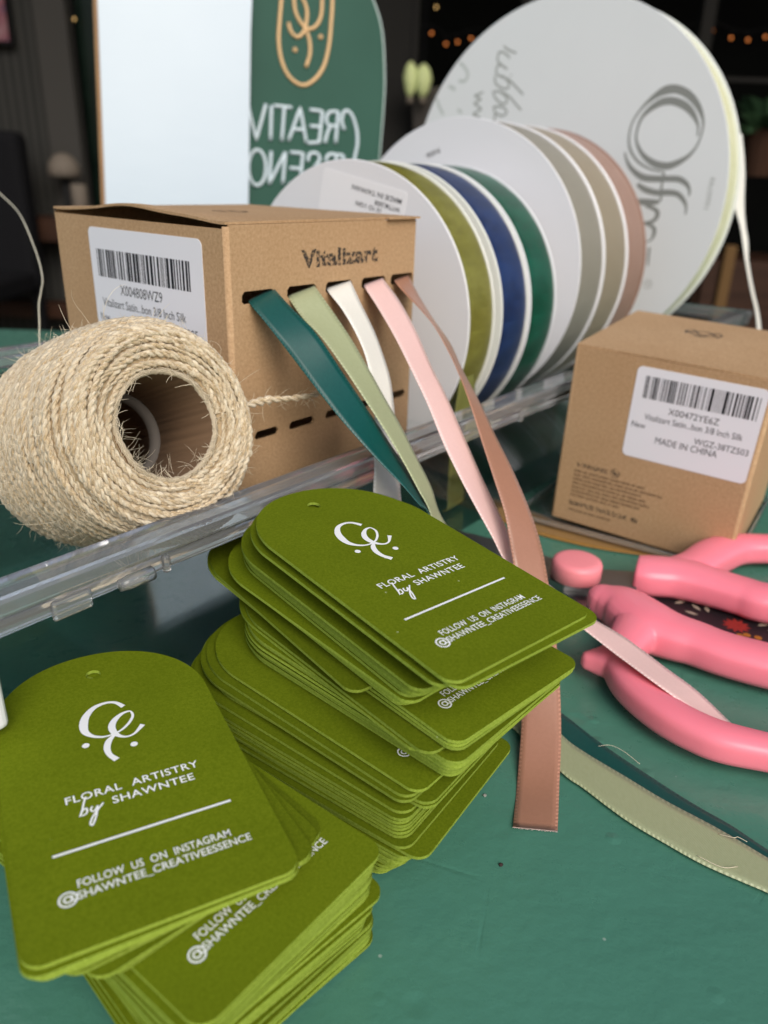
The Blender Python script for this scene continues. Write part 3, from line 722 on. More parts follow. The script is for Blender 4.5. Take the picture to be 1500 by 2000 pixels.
    MB().box(-330, -100, 0, 600, 300, 620).build('body', wood.m, root)
    for x in (-320, 140):
        MB().box(x + 8, -125, 20, x + 440, -101, 600).build('door', wood.m, root)
    pw = plain('pale timber', (.12, .068, .026), .7, spec=.12)
    p = MB(); p.box(1052, 2580, -745, 1086, 2610, -40); tag(p.build('timber_post', pw), 'pale timber post below the rim of the large spool', 'post')
    # string lights
    bulbm = NT('lit amber bulb'); bulbm.set(col=(.3, .1, .03), emc=(1.0, .30, .07), ems=1.1)
    bulbw = NT('lit warm bulb'); bulbw.set(col=(.3, .2, .08), emc=(1.0, .62, .22), ems=1.1)
    cordm = plain('black light cord', (.008, .008, .008), .7, spec=.12)
    def at(px, py, y):
        d = w_ + r_ * ((px - 750) / 1510) - u_ * ((py - 1000) / 1510)
        t = y / d.y
        return Vector((0, 0, 134)) + d * t
    strings = [([(813, 71), (843, 65), (871, 86), (894, 82), (920, 75), (955, 70)], 'amber festoon bulbs over the middle of the dark interior', bulbm.m, 'between the sign and the large spool'),
               ([(1330, 68), (1392, 60), (1428, 74), (1461, 78), (1495, 72)], 'amber festoon bulbs at the upper right', bulbm.m, 'right of the large spool'),
               ([(95, 28), (130, 2), (145, 37), (98, 75)], 'dim warm bulbs behind the glass at upper left', bulbw.m, 'left of the white board')]
    for pts, grp, bm, place in strings:
        P = [at(px, py, 3900 if px > 300 else 3380) for px, py in pts]
        for i, p in enumerate(P):
            root = empty('festoon_bulb', p)
            tag(root, 'small glowing bulb on the string of lights ' + place, 'bulb', grp)
            rr = 5 if bm is bulbm.m else 4
            v, f = tube([(0, 0, -rr), (0, 0, -rr * .7), (0, 0, 0), (0, 0, rr * .7), (0, 0, rr)], [1, rr * .7, rr, rr * .7, rr * .3], 10)
            mk('glass', v, f, bm, root, True)
            v, f = tube([(0, 0, rr + .2), (0, 0, rr + 20)], [4, 4], 8); mk('socket', v, f, cordm, root)
        C = catmull([(p.x, p.y, p.z + 32) for p in P], 8)
        v, f = tube(C, 2.5, 6)
        tag(mk('light_cord', v, f, cordm), 'black cord carrying the glowing bulbs ' + place, 'cord')
    p = at(852, 14, 3900)
    root = empty('festoon_bulb', p); tag(root, 'single yellowish glowing bulb above the other bulbs near the sign', 'bulb')
    v, f = tube([(0, 0, -5), (0, 0, -3.5), (0, 0, 0), (0, 0, 3.5), (0, 0, 5)], [1, 3.5, 5, 3.5, 2], 10); mk('glass', v, f, bulbw.m, root, True)
    v, f = tube([(0, 0, 9.2), (0, 0, 1500)], [2, 2], 6); mk('cord', v, f, cordm, root)

# ================================================================== the clear organiser case
YC = .91
def case():
    A = (math.cos(YC), math.sin(YC), 0); Lt = (-math.sin(YC), math.cos(YC), 0)
    root = empty('organizer_case', mat=frame((0, 0, 0), A, Lt, (0, 0, 1)))
    tag(root, 'clear plastic organizer case holding the spools, twine and larger-looking kraft box', 'case')
    x0, x1, y0, y1 = 18, 566, 134.2, 348
    prof = [(2.0, 49.4), (1.0, 49.7), (.8, 50.3), (.8, 53.3), (1.0, 53.7), (.1, 54.1), (0, 54.6), (0, 57.0), (.4, 57.7), (1.2, 58), (8.6, 58), (9.4, 57.6), (9.6, 56.8), (9.6, 51.6), (9.0, 50.8), (5.4, 50.6), (4.6, 50.2), (4.6, 49.4)]
    v, f = [], []
    n = len(prof)
    for (o, z) in prof:
        v += [(x0 + o, y0 + o, z), (x1 - o, y0 + o, z), (x1 - o, y1 - o, z), (x0 + o, y1 - o, z)]
    for i in range(n):
        j = (i + 1) % n
        for k in range(4):
            q = (k + 1) % 4
            f.append((i * 4 + k, i * 4 + q, j * 4 + q, j * 4 + k))
    mk('rim', v, f, M['clear_rim'], root)
    w = MB()
    a, b, c, d = x0 + 2.6, x1 - 2.6, y0 + 2.6, y1 - 2.6
    lv = [(9.2, 49.3), (11.5, 47.6), (15.6, 44.5), (18.0, .8)]      # walls set in under the rim, with a little draft
    for (o0, z0), (o1, z1) in zip(lv, lv[1:]):
        q0 = [(x0 + o0, y0 + o0), (x1 - o0, y0 + o0), (x1 - o0, y1 - o0), (x0 + o0, y1 - o0)]
        q1 = [(x0 + o1, y0 + o1), (x1 - o1, y0 + o1), (x1 - o1, y1 - o1), (x0 + o1, y1 - o1)]
        for k in range(4):
            n_ = (k + 1) % 4
            w.add([(*q1[k], z1), (*q1[n_], z1), (*q0[n_], z0), (*q0[k], z0)], [(0, 1, 2, 3)])
    w.build('side_wall', M['clear_wall'], root)
    MB().box(x0 + 18.2, y0 + 18.2, .4, x1 - 18.2, y1 - 18.2, 1.9).build('base', M['clear_wall'], root)
    MB().box(240, y0 + 17.8, 15.4, x1 - 18, y1 - 18, 17.6).build('spool_floor', M['clear_wall'], root)
    MB().box(134, y0 + 10.2, 43.8, 236, d - 1, 46.2).build('shelf', M['clear_wall'], root)
    # moulded ribs and a latch on the front rim
    for x in (92, 255):
        bevel(MB().box(x, y0 - .5, 49.2, x + 1.8, y0 + 1.2, 53.4).build('rib', M['clear_rim'], root), .5, 2)
    l = bevel(MB().box(65, y0 - .4, 48.6, 74, y0 + 1.0, 53.2).build('latch', M['clear_rim'], root), .9, 2)
    v, f = tube([(80.5, y0 + .2, 50.6), (83, y0 + .2, 50.6), (89, y0 + .2, 50.6)], [1.3, 1.7, 1.7], 14)
    mk('hinge_pin', v, f, M['clear_rim'], root, True)
    bevel(MB().box(27, y0 - 5.4, 34, 50.9, y0 - .2, 51.6).build('clasp', plain('white clasp plastic', (.78, .80, .80), .3), root), 1.4, 3)
case()

# ================================================================== kraft boxes
def barcode(mb, x0, x1, y0, y1, z, fx, seed):
    rr = random.Random(seed)
    x = x0
    unit = (x1 - x0) / 150.0
    while x < x1 - unit:
        w = rr.choice((1, 1, 2, 2, 3, 4)) * unit
        w = min(w, x1 - x)
        mb.add([fx(x, y0, z), fx(x + w, y0, z), fx(x + w, y1, z), fx(x, y1, z)], [(0, 1, 2, 3)])
        x += w + rr.choice((1, 1, 1, 2, 2, 3)) * unit

def kraft_shell(root, W, Dp, H, slots=None, t=.7):
    """four walls with softly rounded upright corners; front face at y = 0, left face at x = 0"""
    r = 1.3
    def wall(name, L, fx, holes=(), zt=H):
        loops = [[(r, 0), (L - r, 0), (L - r, zt), (r, zt)]] + list(holes)
        v, f = plate(loops, t)
        mk(name, [fx(x, z, d) for x, z, d in v], f, M['kraft'], root)
    wall('front_panel', W, lambda x, z, d: (x, d, z), slots or ())
    wall('side_panel', Dp, lambda x, z, d: (d, Dp - x, z), zt=H - 1.0)
    wall('side_panel', Dp, lambda x, z, d: (W - d, x, z), zt=H - 1.0)
    wall('back_panel', W, lambda x, z, d: (W - x, Dp - d, z))
    for (cx, cyy, a0) in ((r, r, 180), (W - r, r, 270), (W - r, Dp - r, 0), (r, Dp - r, 90)):
        vv, ff = [], []
        for k in range(7):
            a = math.radians(a0 + 90 * k / 6)
            for rad in (r, r - t):
                vv += [(cx + rad * math.cos(a), cyy + rad * math.sin(a), 0), (cx + rad * math.cos(a), cyy + rad * math.sin(a), H - .4)]
        for k in range(6):
            b = k * 4
            ff += [(b, b + 4, b + 5, b + 1), (b + 2, b + 3, b + 7, b + 6), (b + 1, b + 5, b + 7, b + 3)]
        mk('corner_fold', vv, ff, M['kraft'], root, True)
    b = MB(); b.box(t, t, .1, W - t, Dp - t, .1 + t); b.build('bottom_panel', M['kraft'], root)

def lid(root, x0, x1, y0, y1, H, lift, t=.7, n=36, name='top_flap'):
    xs = np.linspace(x0, x1, n); ys = np.linspace(y0, y1, n)
    v, f = [], []
    for lay in (0, 1):
        for i, x in enumerate(xs):
            for j, y in enumerate(ys):
                v.append((x, y, H + lift(x, y) + (t if lay else 0)))
    N = n * n
    g = lambda i, j, l: l * N + i * n + j
    for i in range(n - 1):
        for j in range(n - 1):
            f.append((g(i, j, 1), g(i + 1, j, 1), g(i + 1, j + 1, 1), g(i, j + 1, 1)))
            f.append((g(i, j, 0), g(i, j + 1, 0), g(i + 1, j + 1, 0), g(i + 1, j, 0)))
    for i in range(n - 1):
        f.append((g(i, 0, 0), g(i + 1, 0, 0), g(i + 1, 0, 1), g(i, 0, 1)))
        f.append((g(i, n - 1, 1), g(i + 1, n - 1, 1), g(i + 1, n - 1, 0), g(i, n - 1, 0)))
        f.append((g(0, i, 1), g(0, i + 1, 1), g(0, i + 1, 0), g(0, i, 0)))
        f.append((g(n - 1, i, 0), g(n - 1, i + 1, 0), g(n - 1, i + 1, 1), g(n - 1, i, 1)))
    return mk(name, v, f, M['kraft'], root, False)

def slot_shape(cx, cz, w, h):
    return [(cx - w / 2 + .8, cz - h / 2), (cx + w / 2 - .8, cz - h / 2), (cx + w / 2, cz - h / 2 + .8), (cx + w / 2 - .2, cz + h / 2 - .9), (cx + w / 2 - 1.1, cz + h / 2), (cx - w / 2 + 1.1, cz + h / 2), (cx - w / 2 + .2, cz + h / 2 - .9), (cx - w / 2, cz - h / 2 + .8)]

def sticker(root, x0, y0, x1, y1, fx):
    v, f = plate([rrect(x0, y0, x1, y1, 2.0)], .12)
    return mk('sticker', [fx(x, y, z + .02) for x, y, z in v], f, M['sticker'], root)

def box_one():
    B = D['box1']; W, Dp, H = B['W'], B['D'], B['H']
    a = (math.cos(B['yaw']), math.sin(B['yaw']), 0); b = (-a[1], a[0], 0)
    root = empty('kraft_box', mat=frame(B['C'], a, b, (0, 0, 1)))
    tag(root, 'kraft cardboard dispenser box with five ribbons coming out of its slots', 'box')
    slots = [slot_shape(x, 55.4, 12.4, 3.4) for x in (10.8, 27.9, 44.1, 60.8, 75.6)]
    slots += [slot_shape(x, 15.4, w, 2.6) for x, w in ((12.2, 9.6), (27, 11), (43.3, 11), (58.6, 11), (74.4, 11))]
    kraft_shell(root, W, Dp, H, slots)
    def lift(x, y):
        e = math.exp(-((x - 0) / 16.0) ** 2)
        s = math.sin(math.pi * min(1, max(0, (y - 3) / (Dp - 10))))
        ripple = .35 * math.sin(y * .16 + .6) * e
        return .1 + 2.3 * e * s ** 1.3 + ripple * s + .5 * math.sin(math.pi * x / W) * math.sin(math.pi * y / Dp)
    lid(root, .2, W - 1.2, .3, Dp - .3, H, lift)
    tb = MB(); tb.box(66, -1.6, H + .15, W - .6, 7, H + .75); tb.build('tuck_tab', M['kraft'], root)
    fl = lambda u, v, o: (-o, Dp - u, v)
    s = sticker(root, 19.4, 29, 74.0, 70.2, fl)
    mb = MB()
    barcode(mb, 22.8, 69.2, 55.8, 64.0, .18, fl, 3)
    text_fit(mb, 'X004808WZ9', 33.7, 51.2, 54.7, 2.9, .18, fx=fl)
    text_fit(mb, 'Vitalizart Satin...bon 3/8 Inch Silk', 23.5, 46.9, 65.2, 2.5, .18, fx=fl)
    text_fit(mb, 'New', 21.5, 42.3, 26.4, 2.3, .18, fx=fl)
    text_fit(mb, 'WGZ-38TZ505', 47.5, 42.6, 70.2, 2.5, .18, fx=fl)
    text_fit(mb, 'MADE IN CHINA', 34, 37.6, 58, 2.5, .18, fx=fl)
    o = mb.build('label_print', M['black_ink'], s)
    ff = lambda u, v, o: (u, -o, v)
    mb = MB(); text_fit(mb, 'Vitalizart', 27.6, 62.0, 62.4, 4.9, .04, fx=ff, bold=.42, space=1.06)
    mb.build('stamped_name', M['stamp'], root)
    mb = MB()
    top = lambda x, y, z: (x, y, H + lift(x, y) + .78)
    disc(mb, 30, 33, 5.6, 0, 24, top, 4.7)
    stroke(mb, [(26.5, 31), (28.5, 36), (30.5, 32), (32.5, 36), (34, 31)], 0, .7, fx=top)
    mb.build('top_mark', M['stamp'], root)
box_one()

def box_two():
    B = D['box2']; W, Dp, H = B['D'], B['W'], B['H']
    m = np.array(B['M'])
    root = empty('kraft_box', mat=frame(B['C'], m[:, 0], m[:, 1], m[:, 2]))
    tag(root, 'closed kraft cardboard box with warning print, standing at right behind the pink scissors', 'box')
    kraft_shell(root, W, Dp, H)
    lid(root, .15, W - .15, .3, Dp - .3, H - .15, lambda x, y: .35 * math.exp(-(y / 5.0) ** 2) * math.sin(math.pi * min(1, max(0, x / W))) + .7 * math.sin(math.pi * y / Dp) * math.sin(math.pi * x / W))
    ff = lambda u, v, o: (u, -o, v)
    s = sticker(root, 24.6, 34.6, 70.0, 70.0, ff)
    mb = MB()
    barcode(mb, 28.2, 68.0, 58.4, 66.8, .18, ff, 8)
    text_fit(mb, 'X00472YE6Z', 38.5, 54.0, 56.5, 2.4, .18, fx=ff)
    text_fit(mb, 'Vitalizart Satin...bon 3/8 Inch Silk', 30.4, 50.3, 65.3, 2.3, .18, fx=ff)
    text_fit(mb, 'New', 26.2, 46.7, 31.4, 2.2, .18, fx=ff)
    text_fit(mb, 'WGZ-38TZ503', 49.6, 45.2, 68.4, 2.3, .18, fx=ff)
    text_fit(mb, 'MADE IN CHINA', 36.0, 42.0, 58.4, 2.5, .18, fx=ff)
    mb.build('label_print', M['black_ink'], s)
    mb = MB()
    text_fit(mb, 'WARNING!', 7.6, 24.8, 20.6, 1.9, .05, fx=ff, bold=.35)
    disc(mb, 23.4, 25.9, 1.9, .05, 20, ff, 1.45)
    stroke(mb, [(22.3, 27), (24.5, 24.8)], .05, .4, fx=ff)
    disc(mb, 23.4, 25.9, .8, .05, 12, ff)
    text_fit(mb, 'SERVICE MAILBOX', 6.9, 7.6, 31.4, 1.9, .05, fx=ff, bold=.35)
    mb.add([ff(*p, .05) for p in rrect(33.0, 7.5, 35.6, 9.4, .3, 2)], [tuple(range(12))])
    mb.build('warning_heading', M['stamp'], root)
    mb = MB()
    rr = random.Random(5)
    for k, (z, x1) in enumerate(((22.4, 33), (20.6, 41.5), (18.8, 34), (17.0, 36), (15.2, 38), (13.4, 33), (11.6, 27), (4.9, 24))):
        x = 7.2
        while x < x1:
            L = rr.uniform(1.0, 4.2)
            q = x
            while q < x + L:           # unreadable fine print: rows of tiny letter-like marks
                wd = rr.uniform(.35, .6)
                mb.add([ff(q, z, .05), ff(q + wd * .55, z, .05), ff(q + wd * .55, z + rr.uniform(.8, 1.2), .05), ff(q, z + .95, .05)], [(0, 1, 2, 3)])
                q += wd
            x += L + .6
    mb.build('fine_print', M['brown_print'], root)
    mb = MB()
    top = lambda x, y, z: (x, y, H + 1.6)
    top = lambda x, y, z: (x, y, H - .15 + .7 * math.sin(math.pi * y / Dp) * math.sin(math.pi * x / W) + .78)
    for pts in ([(29, 48), (32, 44.5), (37, 43.5), (42, 46)], [(31, 51.5), (35.5, 45), (40, 52)], [(30, 46), (35.5, 52.5), (41, 46)], [(33, 42.5), (35.5, 41), (38, 42.5)], [(41.5, 44), (42.5, 49), (40, 52.5)], [(29.5, 44), (28.5, 49), (31, 52.5)]):
        stroke(mb, pts, 0, .7, fx=top)
    mb.build('top_mark', M['black_ink'], root)
    # shallow clear tray the box stands in
    tr = empty('clear_tray', mat=frame((B['C'][0], B['C'][1], 0), (m[0, 0], m[1, 0], 0), (m[0, 1], m[1, 1], 0), (0, 0, 1)))
    tag(tr, 'shallow clear plastic tray under the closed kraft box at right', 'tray')
    v, f = plate([rrect(-14, -7, W + 2, Dp + 8, 4)], 1.6, .2)
    mk('base', v, f, M['clear_wall'], tr)
    out, inn = rrect(-14, -7, W + 2, Dp + 8, 4), rrect(-13.2, -6.2, W + 1.2, Dp + 7.2, 3)
    v, f = plate([out, inn], 1.6, 1.9)
    mk('lip', v, f, M['clear_rim'], tr)
box_two()

# ================================================================== ribbons
def strip(name, edges, mat, parent=None, th=.14, n=8, across=6, sag=0.0, wav=0.0):
    """ribbon from pairs of edge points (x1 y1 z1 x2 y2 z2), both faces and the selvedges"""
    E = catmull(np.array(edges, dtype=float), n)
    N = len(E)
    Lp, Rp = E[:, :3], E[:, 3:]
    C = (Lp + Rp) / 2
    s = np.concatenate([[0], np.cumsum(np.linalg.norm(np.diff(C, axis=0), axis=1))])
    T = np.gradient(C, axis=0); T /= np.linalg.norm(T, axis=1)[:, None] + 1e-9
    Wd = Rp - Lp
    Wn = Wd / (np.linalg.norm(Wd, axis=1)[:, None] + 1e-9)
    Nn = np.cross(T, Wn); Nn /= np.linalg.norm(Nn, axis=1)[:, None] + 1e-9
    v, uv, f = [], [], []
    K = across + 1
    for lay in (1, -1):
        for i in range(N):
            for k in range(K):
                t = k / across
                p = Lp[i] + Wd[i] * t + Nn[i] * (lay * th / 2 + sag * math.sin(math.pi * t) + wav * math.sin(s[i] * .35 + t * 3))
                v.append(p); uv.append((s[i], t))
    g = lambda i, k, l: l * N * K + i * K + k
    for i in range(N - 1):
        for k in range(across):
            f.append((g(i, k, 0), g(i, k + 1, 0), g(i + 1, k + 1, 0), g(i + 1, k, 0)))
            f.append((g(i, k, 1), g(i + 1, k, 1), g(i + 1, k + 1, 1), g(i, k + 1, 1)))
        f.append((g(i, 0, 0), g(i + 1, 0, 0), g(i + 1, 0, 1), g(i, 0, 1)))
        f.append((g(i, across, 0), g(i, across, 1), g(i + 1, across, 1), g(i + 1, across, 0)))
    for i in (0, N - 1):
        for k in range(across):
            f.append((g(i, k, 0), g(i, k, 1), g(i, k + 1, 1), g(i, k + 1, 0)))
    return mk(name, v, f, mat, parent, True, uv)

RB = D['rib']
def flat(pts, z, w=9.6):
    """ribbon lying flat along a centre line"""
    P = np.array(pts, dtype=float)
    T = np.gradient(P, axis=0); T /= np.linalg.norm(T, axis=1)[:, None]
    Nn = np.stack([T[:, 1], -T[:, 0]], 1)
    out = []
    for p, q, zz in zip(P, Nn, (z if hasattr(z, '__len__') else [z] * len(P))):
        out.append([*(p - q * w / 2), zz, *(p + q * w / 2), zz])
    return out
GR = 'ribbons drawn out of the dispenser box'
teal = RB['teal'] + [[14.5, 189, 34, 22, 194.5, 34], [20, 184, 14, 28, 189, 14], [27, 180, 3, 35, 185.5, 3]] + [[34, 172, .5, 42, 178.5, .5]] + [[41, 166, .4, 46.5, 174.5, .4]] + [[p[0] - .0, p[1], .45, p[3], p[4], .45] for p in RB['teal_t']]
tag(strip('satin_ribbon', teal, M['r_teal']), 'dark teal satin ribbon from the leftmost slot of the kraft box', 'ribbon', GR)
sage = RB['sage'] + [[17, 192, 32, 25, 197, 32], [22, 187, 12, 30, 192.5, 12], [28, 180, 3.2, 36, 187, 3.2]] + [[34, 168, 1.2, 42, 177, 1.2]] + [[p[0], p[1], 1.0, p[3], p[4], 1.0] for p in RB['sage_t']]
tag(strip('satin_ribbon', sage, M['r_sage']), 'pale sage green satin ribbon, second slot, its end flat on the table', 'ribbon', GR)
cream = RB['cream'] + [[1.5, 206, 28, 9, 212, 28], [2, 202, 10, 9.6, 207.6, 10], [4, 195, 1.2, 11.6, 200.8, 1.2]]
tag(strip('satin_ribbon', cream, M['r_cream']), 'cream white satin ribbon hanging straight down in front of the case', 'ribbon', GR)
tag(strip('satin_ribbon', RB['pink'], M['r_pink']), 'pale blush pink satin ribbon running through the scissors handle', 'ribbon', GR)
br = [list(p) for p in RB['brown']]
for p in br[-2:]:
    p[2] *= .35; p[5] *= .35
rb_ = strip('satin_ribbon', br, M['r_brown'])
tag(rb_, 'rosewood brown satin ribbon ending in a straight cut on the table', 'ribbon', GR)
fr = MB()
e0, e1 = np.array(br[-1][:3]), np.array(br[-1][3:])
dr = np.array(br[-1]) - np.array(br[-2]); dr = dr[:3] / np.linalg.norm(dr[:3])
for k in range(70):
    p = e0 + (e1 - e0) * (k + .5) / 70
    L_ = rnd.uniform(.15, .55)
    v, f = tube([p - dr * .3, p + dr * L_ * .5, p + dr * L_ + np.array([rnd.uniform(-.15, .15), 0, rnd.uniform(0, .15)])], .055, 4)
    fr.add(v, f)
o = fr.build('frayed_end', plain('pale frayed thread', (.74, .60, .54), .6), rb_)
o['kind'] = 'stuff'
tag(strip('satin_ribbon', D['must'], M['r_mustard']), 'mustard brown ribbon strip lying flat in front of the closed kraft box', 'ribbon')

# ================================================================== ribbon spools
YS = .94
AX = np.array([math.cos(YS), math.sin(YS), 0]); LT = np.array([-math.sin(YS), math.cos(YS), 0])
def ring(mb, R, r, y0, y1, zc, n=128, be=.25):
    """card disc with a centre hole, axis along y"""
    prof = [(r, y0), (R - be, y0), (R, y0 + be), (R, y1 - be), (R - be, y1), (r, y1)]
    v, f = [], []
    k = len(prof)
    for i in range(n):
        a = 2 * math.pi * i / n
        for (q, y) in prof:
            v.append((q * math.cos(a), y, zc + q * math.sin(a)))
    for i in range(n):
        j = (i + 1) % n
        for p in range(k):
            o = (p + 1) % k
            f.append((i * k + p, i * k + o, j * k + o, j * k + p))
    mb.add(v, f)
def winding(name, root, R, y0, y1, zc, mat, n=160, rough=.12):
    v, uv, f = [], [], []
    K = 7
    for i in range(n + 1):
        a = 2 * math.pi * i / n
        for k in range(K):
            t = k / (K - 1)
            rr = R - .35 * (2 * t - 1) ** 6 + rough * math.sin(i * .9 + k * 2.1) * .3
            v.append((rr * math.cos(a), y0 + (y1 - y0) * t, zc + rr * math.sin(a))); uv.append((i / n, t))
    for i in range(n):
        for k in range(K - 1):
            f.append((i * K + k, i * K + k + 1, (i + 1) * K + k + 1, (i + 1) * K + k))
    return mk(name, v, f, mat, root, True, uv)
def spool(lat, ax, R, wid, wmat, label, zb=18, fl=None, t=1.0, group='upright ribbon spools standing in the clear case', inset=.45, back=None):
    base = AX * ax + LT * lat
    root = empty('ribbon_spool', mat=frame((base[0], base[1], zb), -LT, AX, (0, 0, 1)))
    tag(root, label, 'spool', group)
    mb = MB(); ring(mb, R, 14, 0, t, R); mb.build('flange', fl or M['flange'], root)
    mb = MB(); ring(mb, R, 14, t + wid + .3, 2 * t + wid + .3, R); mb.build('flange', back or fl or M['flange'], root)
    winding('ribbon_winding', root, R - inset, t + .1, t + wid + .2, R, wmat)
    v, f = tube([(0, -.3, R), (0, 2 * t + wid + .6, R)], 14.2, 32, False); mk('core', v, f, M['tube_card'], root, True)
    return root
s_lat, s_R = 214.3, 60.55
m_lat, m_R = 225.8, 71.5
s1 = spool(s_lat, 262.1, s_R, 18.2, M['w_olive'], 'olive green ribbon spool right behind the kraft box, labelled on its face', back=M['flange2'])
s2 = spool(s_lat, 288.2, s_R, 21.2, M['w_blue'], 'navy blue ribbon spool between the olive and the emerald ones', fl=M['flange2'])
s3 = spool(s_lat, 313.6, s_R, 23.4, M['w_green'], 'emerald green ribbon spool in front of the wider grey one')
m1 = spool(m_lat, 363.4, m_R, 27.0, M['w_grey'], 'stone grey ribbon spool with a wide white face behind the emerald spool')
m2 = spool(m_lat, 393.1, m_R, 28.6, M['w_tan'], 'tan beige ribbon spool between the grey and the dusty pink ones')
m3 = spool(m_lat, 424.4, m_R, 26.0, M['w_pink'], 'dusty pink ribbon spool next to the giant cream spool', back=M['w_pink'])
b_R = 109.48
big = spool(240.4, 502.2, b_R, 24, M['w_cream'], 'giant spool of pale cream ribbon with a printed grey face', fl=M['big_flange'], inset=1.6, t=1.2)

def tail():
    # olive ribbon end hanging down from its spool inside the case
    e = []
    for (lt, z, a0, a1, k) in ((158.6, 66, 263.6, 276, 0), (157.2, 58, 263.4, 275.8, 0), (157.6, 44, 263.0, 276, .6), (159, 30, 262.2, 276.4, -.5), (158.2, 16, 262.6, 276.8, .5), (157.4, 6, 261.4, 275.6, 0), (157.6, 2.9, 260.4, 274.6, 0), (159, 2.5, 260, 274, 0)):
        p, q = AX * a0 + LT * (lt + k), AX * a1 + LT * (lt - k)
        mi = s1.matrix_world
        e.append([-(p @ LT) + s_lat, p @ AX - 262.1, z - 18, -(q @ LT) + s_lat, q @ AX - 262.1, z - 18])
    strip('ribbon_tail', e, M['w_tail'], s1, .15, 8, 6)
t = NT('sheer olive organza')
tr = t.n('BsdfTransparent'); tr.inputs[0].default_value = (.72, .76, .48, 1)
mx = t.n('MixShader'); mx.inputs[0].default_value = .68
t.set(col=(.26, .27, .075), rough=.5)
t.l(tr.outputs[0], mx.inputs[1]); t.l(t.b.outputs[0], mx.inputs[2]); t.l(mx.outputs[0], t.out.inputs[0])
M['w_tail'] = t.m
tail()

def spool_print():
    # sticker and print on the olive spool's face (upside down as it stands)
    fS = lambda u, v, o: (u, -o, v + s_R)
    e1 = np.array([26.6 - 2.1, 46.5 - 51.2]); e1 = -e1 / np.linalg.norm(e1); e2 = np.array([-e1[1], e1[0]])
    def up(ox, oy):
        return lambda x, y, o: fS(ox + x * e1[0] + y * e2[0], oy + x * e1[1] + y * e2[1], o)
    q = up(29.2, 49.2)
    v, f = plate([rrect(0, 0, 43.2, 26, 1.5)], .1)
    st = mk('sticker', [q(x, y, z + .03) for x, y, z in v], f, plain('spool sticker paper', (.86, .86, .87), .35), s1)
    mb = MB()
    q = up(26.6, 46.6)
    text_fit(mb, 'MADE IN TAIWAN', 0, 0, 25, 1.9, .17, fx=q, bold=.15)
    text_fit(mb, "WTTM.2008", 0, 3.2, 12.6, 1.7, .17, fx=q, bold=.15)
    text_fit(mb, '10 YD 1/2IN', 9, 5.6, 22, 1.7, .17, fx=q, bold=.15)
    mb.build('sticker_print', M['black_ink'], st)
    fM = lambda u, v, o: (u, -o, v + m_R)
    mb = MB()
    d = np.array([-21.15 + 11.95, 55.26 - 58.65]); d /= np.linalg.norm(d); e = np.array([-d[1], d[0]])
    q = lambda x, y, o: fM(-12.2 + x * d[0] + y * e[0], 57.6 + x * d[1] + y * e[1], o)
    text_fit(mb, '%008-', 0, 0, 9.5, 2.3, .05, fx=q, bold=.3)
    mb.build('face_print', M['stamp'], m1)
    fB = lambda u, v, o: (u, -o, v + b_R)
    mb = MB()
    for i, s in enumerate(D['offray']):
        stroke(mb, [(p[0], p[1], p[2] * 1.05) for p in s], .04 + .006 * i, n=6, fx=fB)
    c = D['reg']
    disc(mb, c[0], c[1], 2.6, .04, 24, fB, 2.25)
    mb.build('logo_print', M['grey_ink'], big)
    mb = MB()
    for i, s in enumerate(D['ribbon']):
        k = .04 + .004 * i
        stroke(mb, s, k, 1.25, n=6, fx=fB)
    scr = plain('soft grey spool print', (.33, .35, .32), .6)
    mb.build('script_print', scr, big)
    mb = MB()
    (xa, ya), (xb, yb) = D['num']
    d = np.array([xb - xa, yb - ya]); d /= np.linalg.norm(d); e = np.array([-d[1], d[0]])
    q = lambda x, y, o: fB(xa + x * d[0] + y * e[0], ya + x * d[1] + y * e[1], o)
    text_fit(mb, '1660799', 0, 0, 17, 2.8, .04, fx=q)
    mb.build('number_print', scr, big)
    mb = MB()
    text_fit(mb, 'R', -.9, -1.1, .9, 2.2, .05, fx=lambda x, y, o: fB(c[0] + y, c[1] - x, o))
    mb.build('registered_mark', scr, big)
    mb = MB()
    for s in D['ornament']:
        stroke(mb, s, .04, 2.0, n=6, fx=fB)
    mb.build('ornament_print', M['pale_ink'], big)
    # loose end of the cream ribbon
    e = []
    Mi = big.matrix_world.inverted()
    for p in D['tail']:
        a = Mi @ (Vector(p[:3]) * S) / S; b = Mi @ (Vector(p[3:]) * S) / S
        e.append([*a, *b])
    strip('ribbon_tail', e, M['r_cream'], big, .3, 8, 4)
bpy.context.view_layer.update()
spool_print()

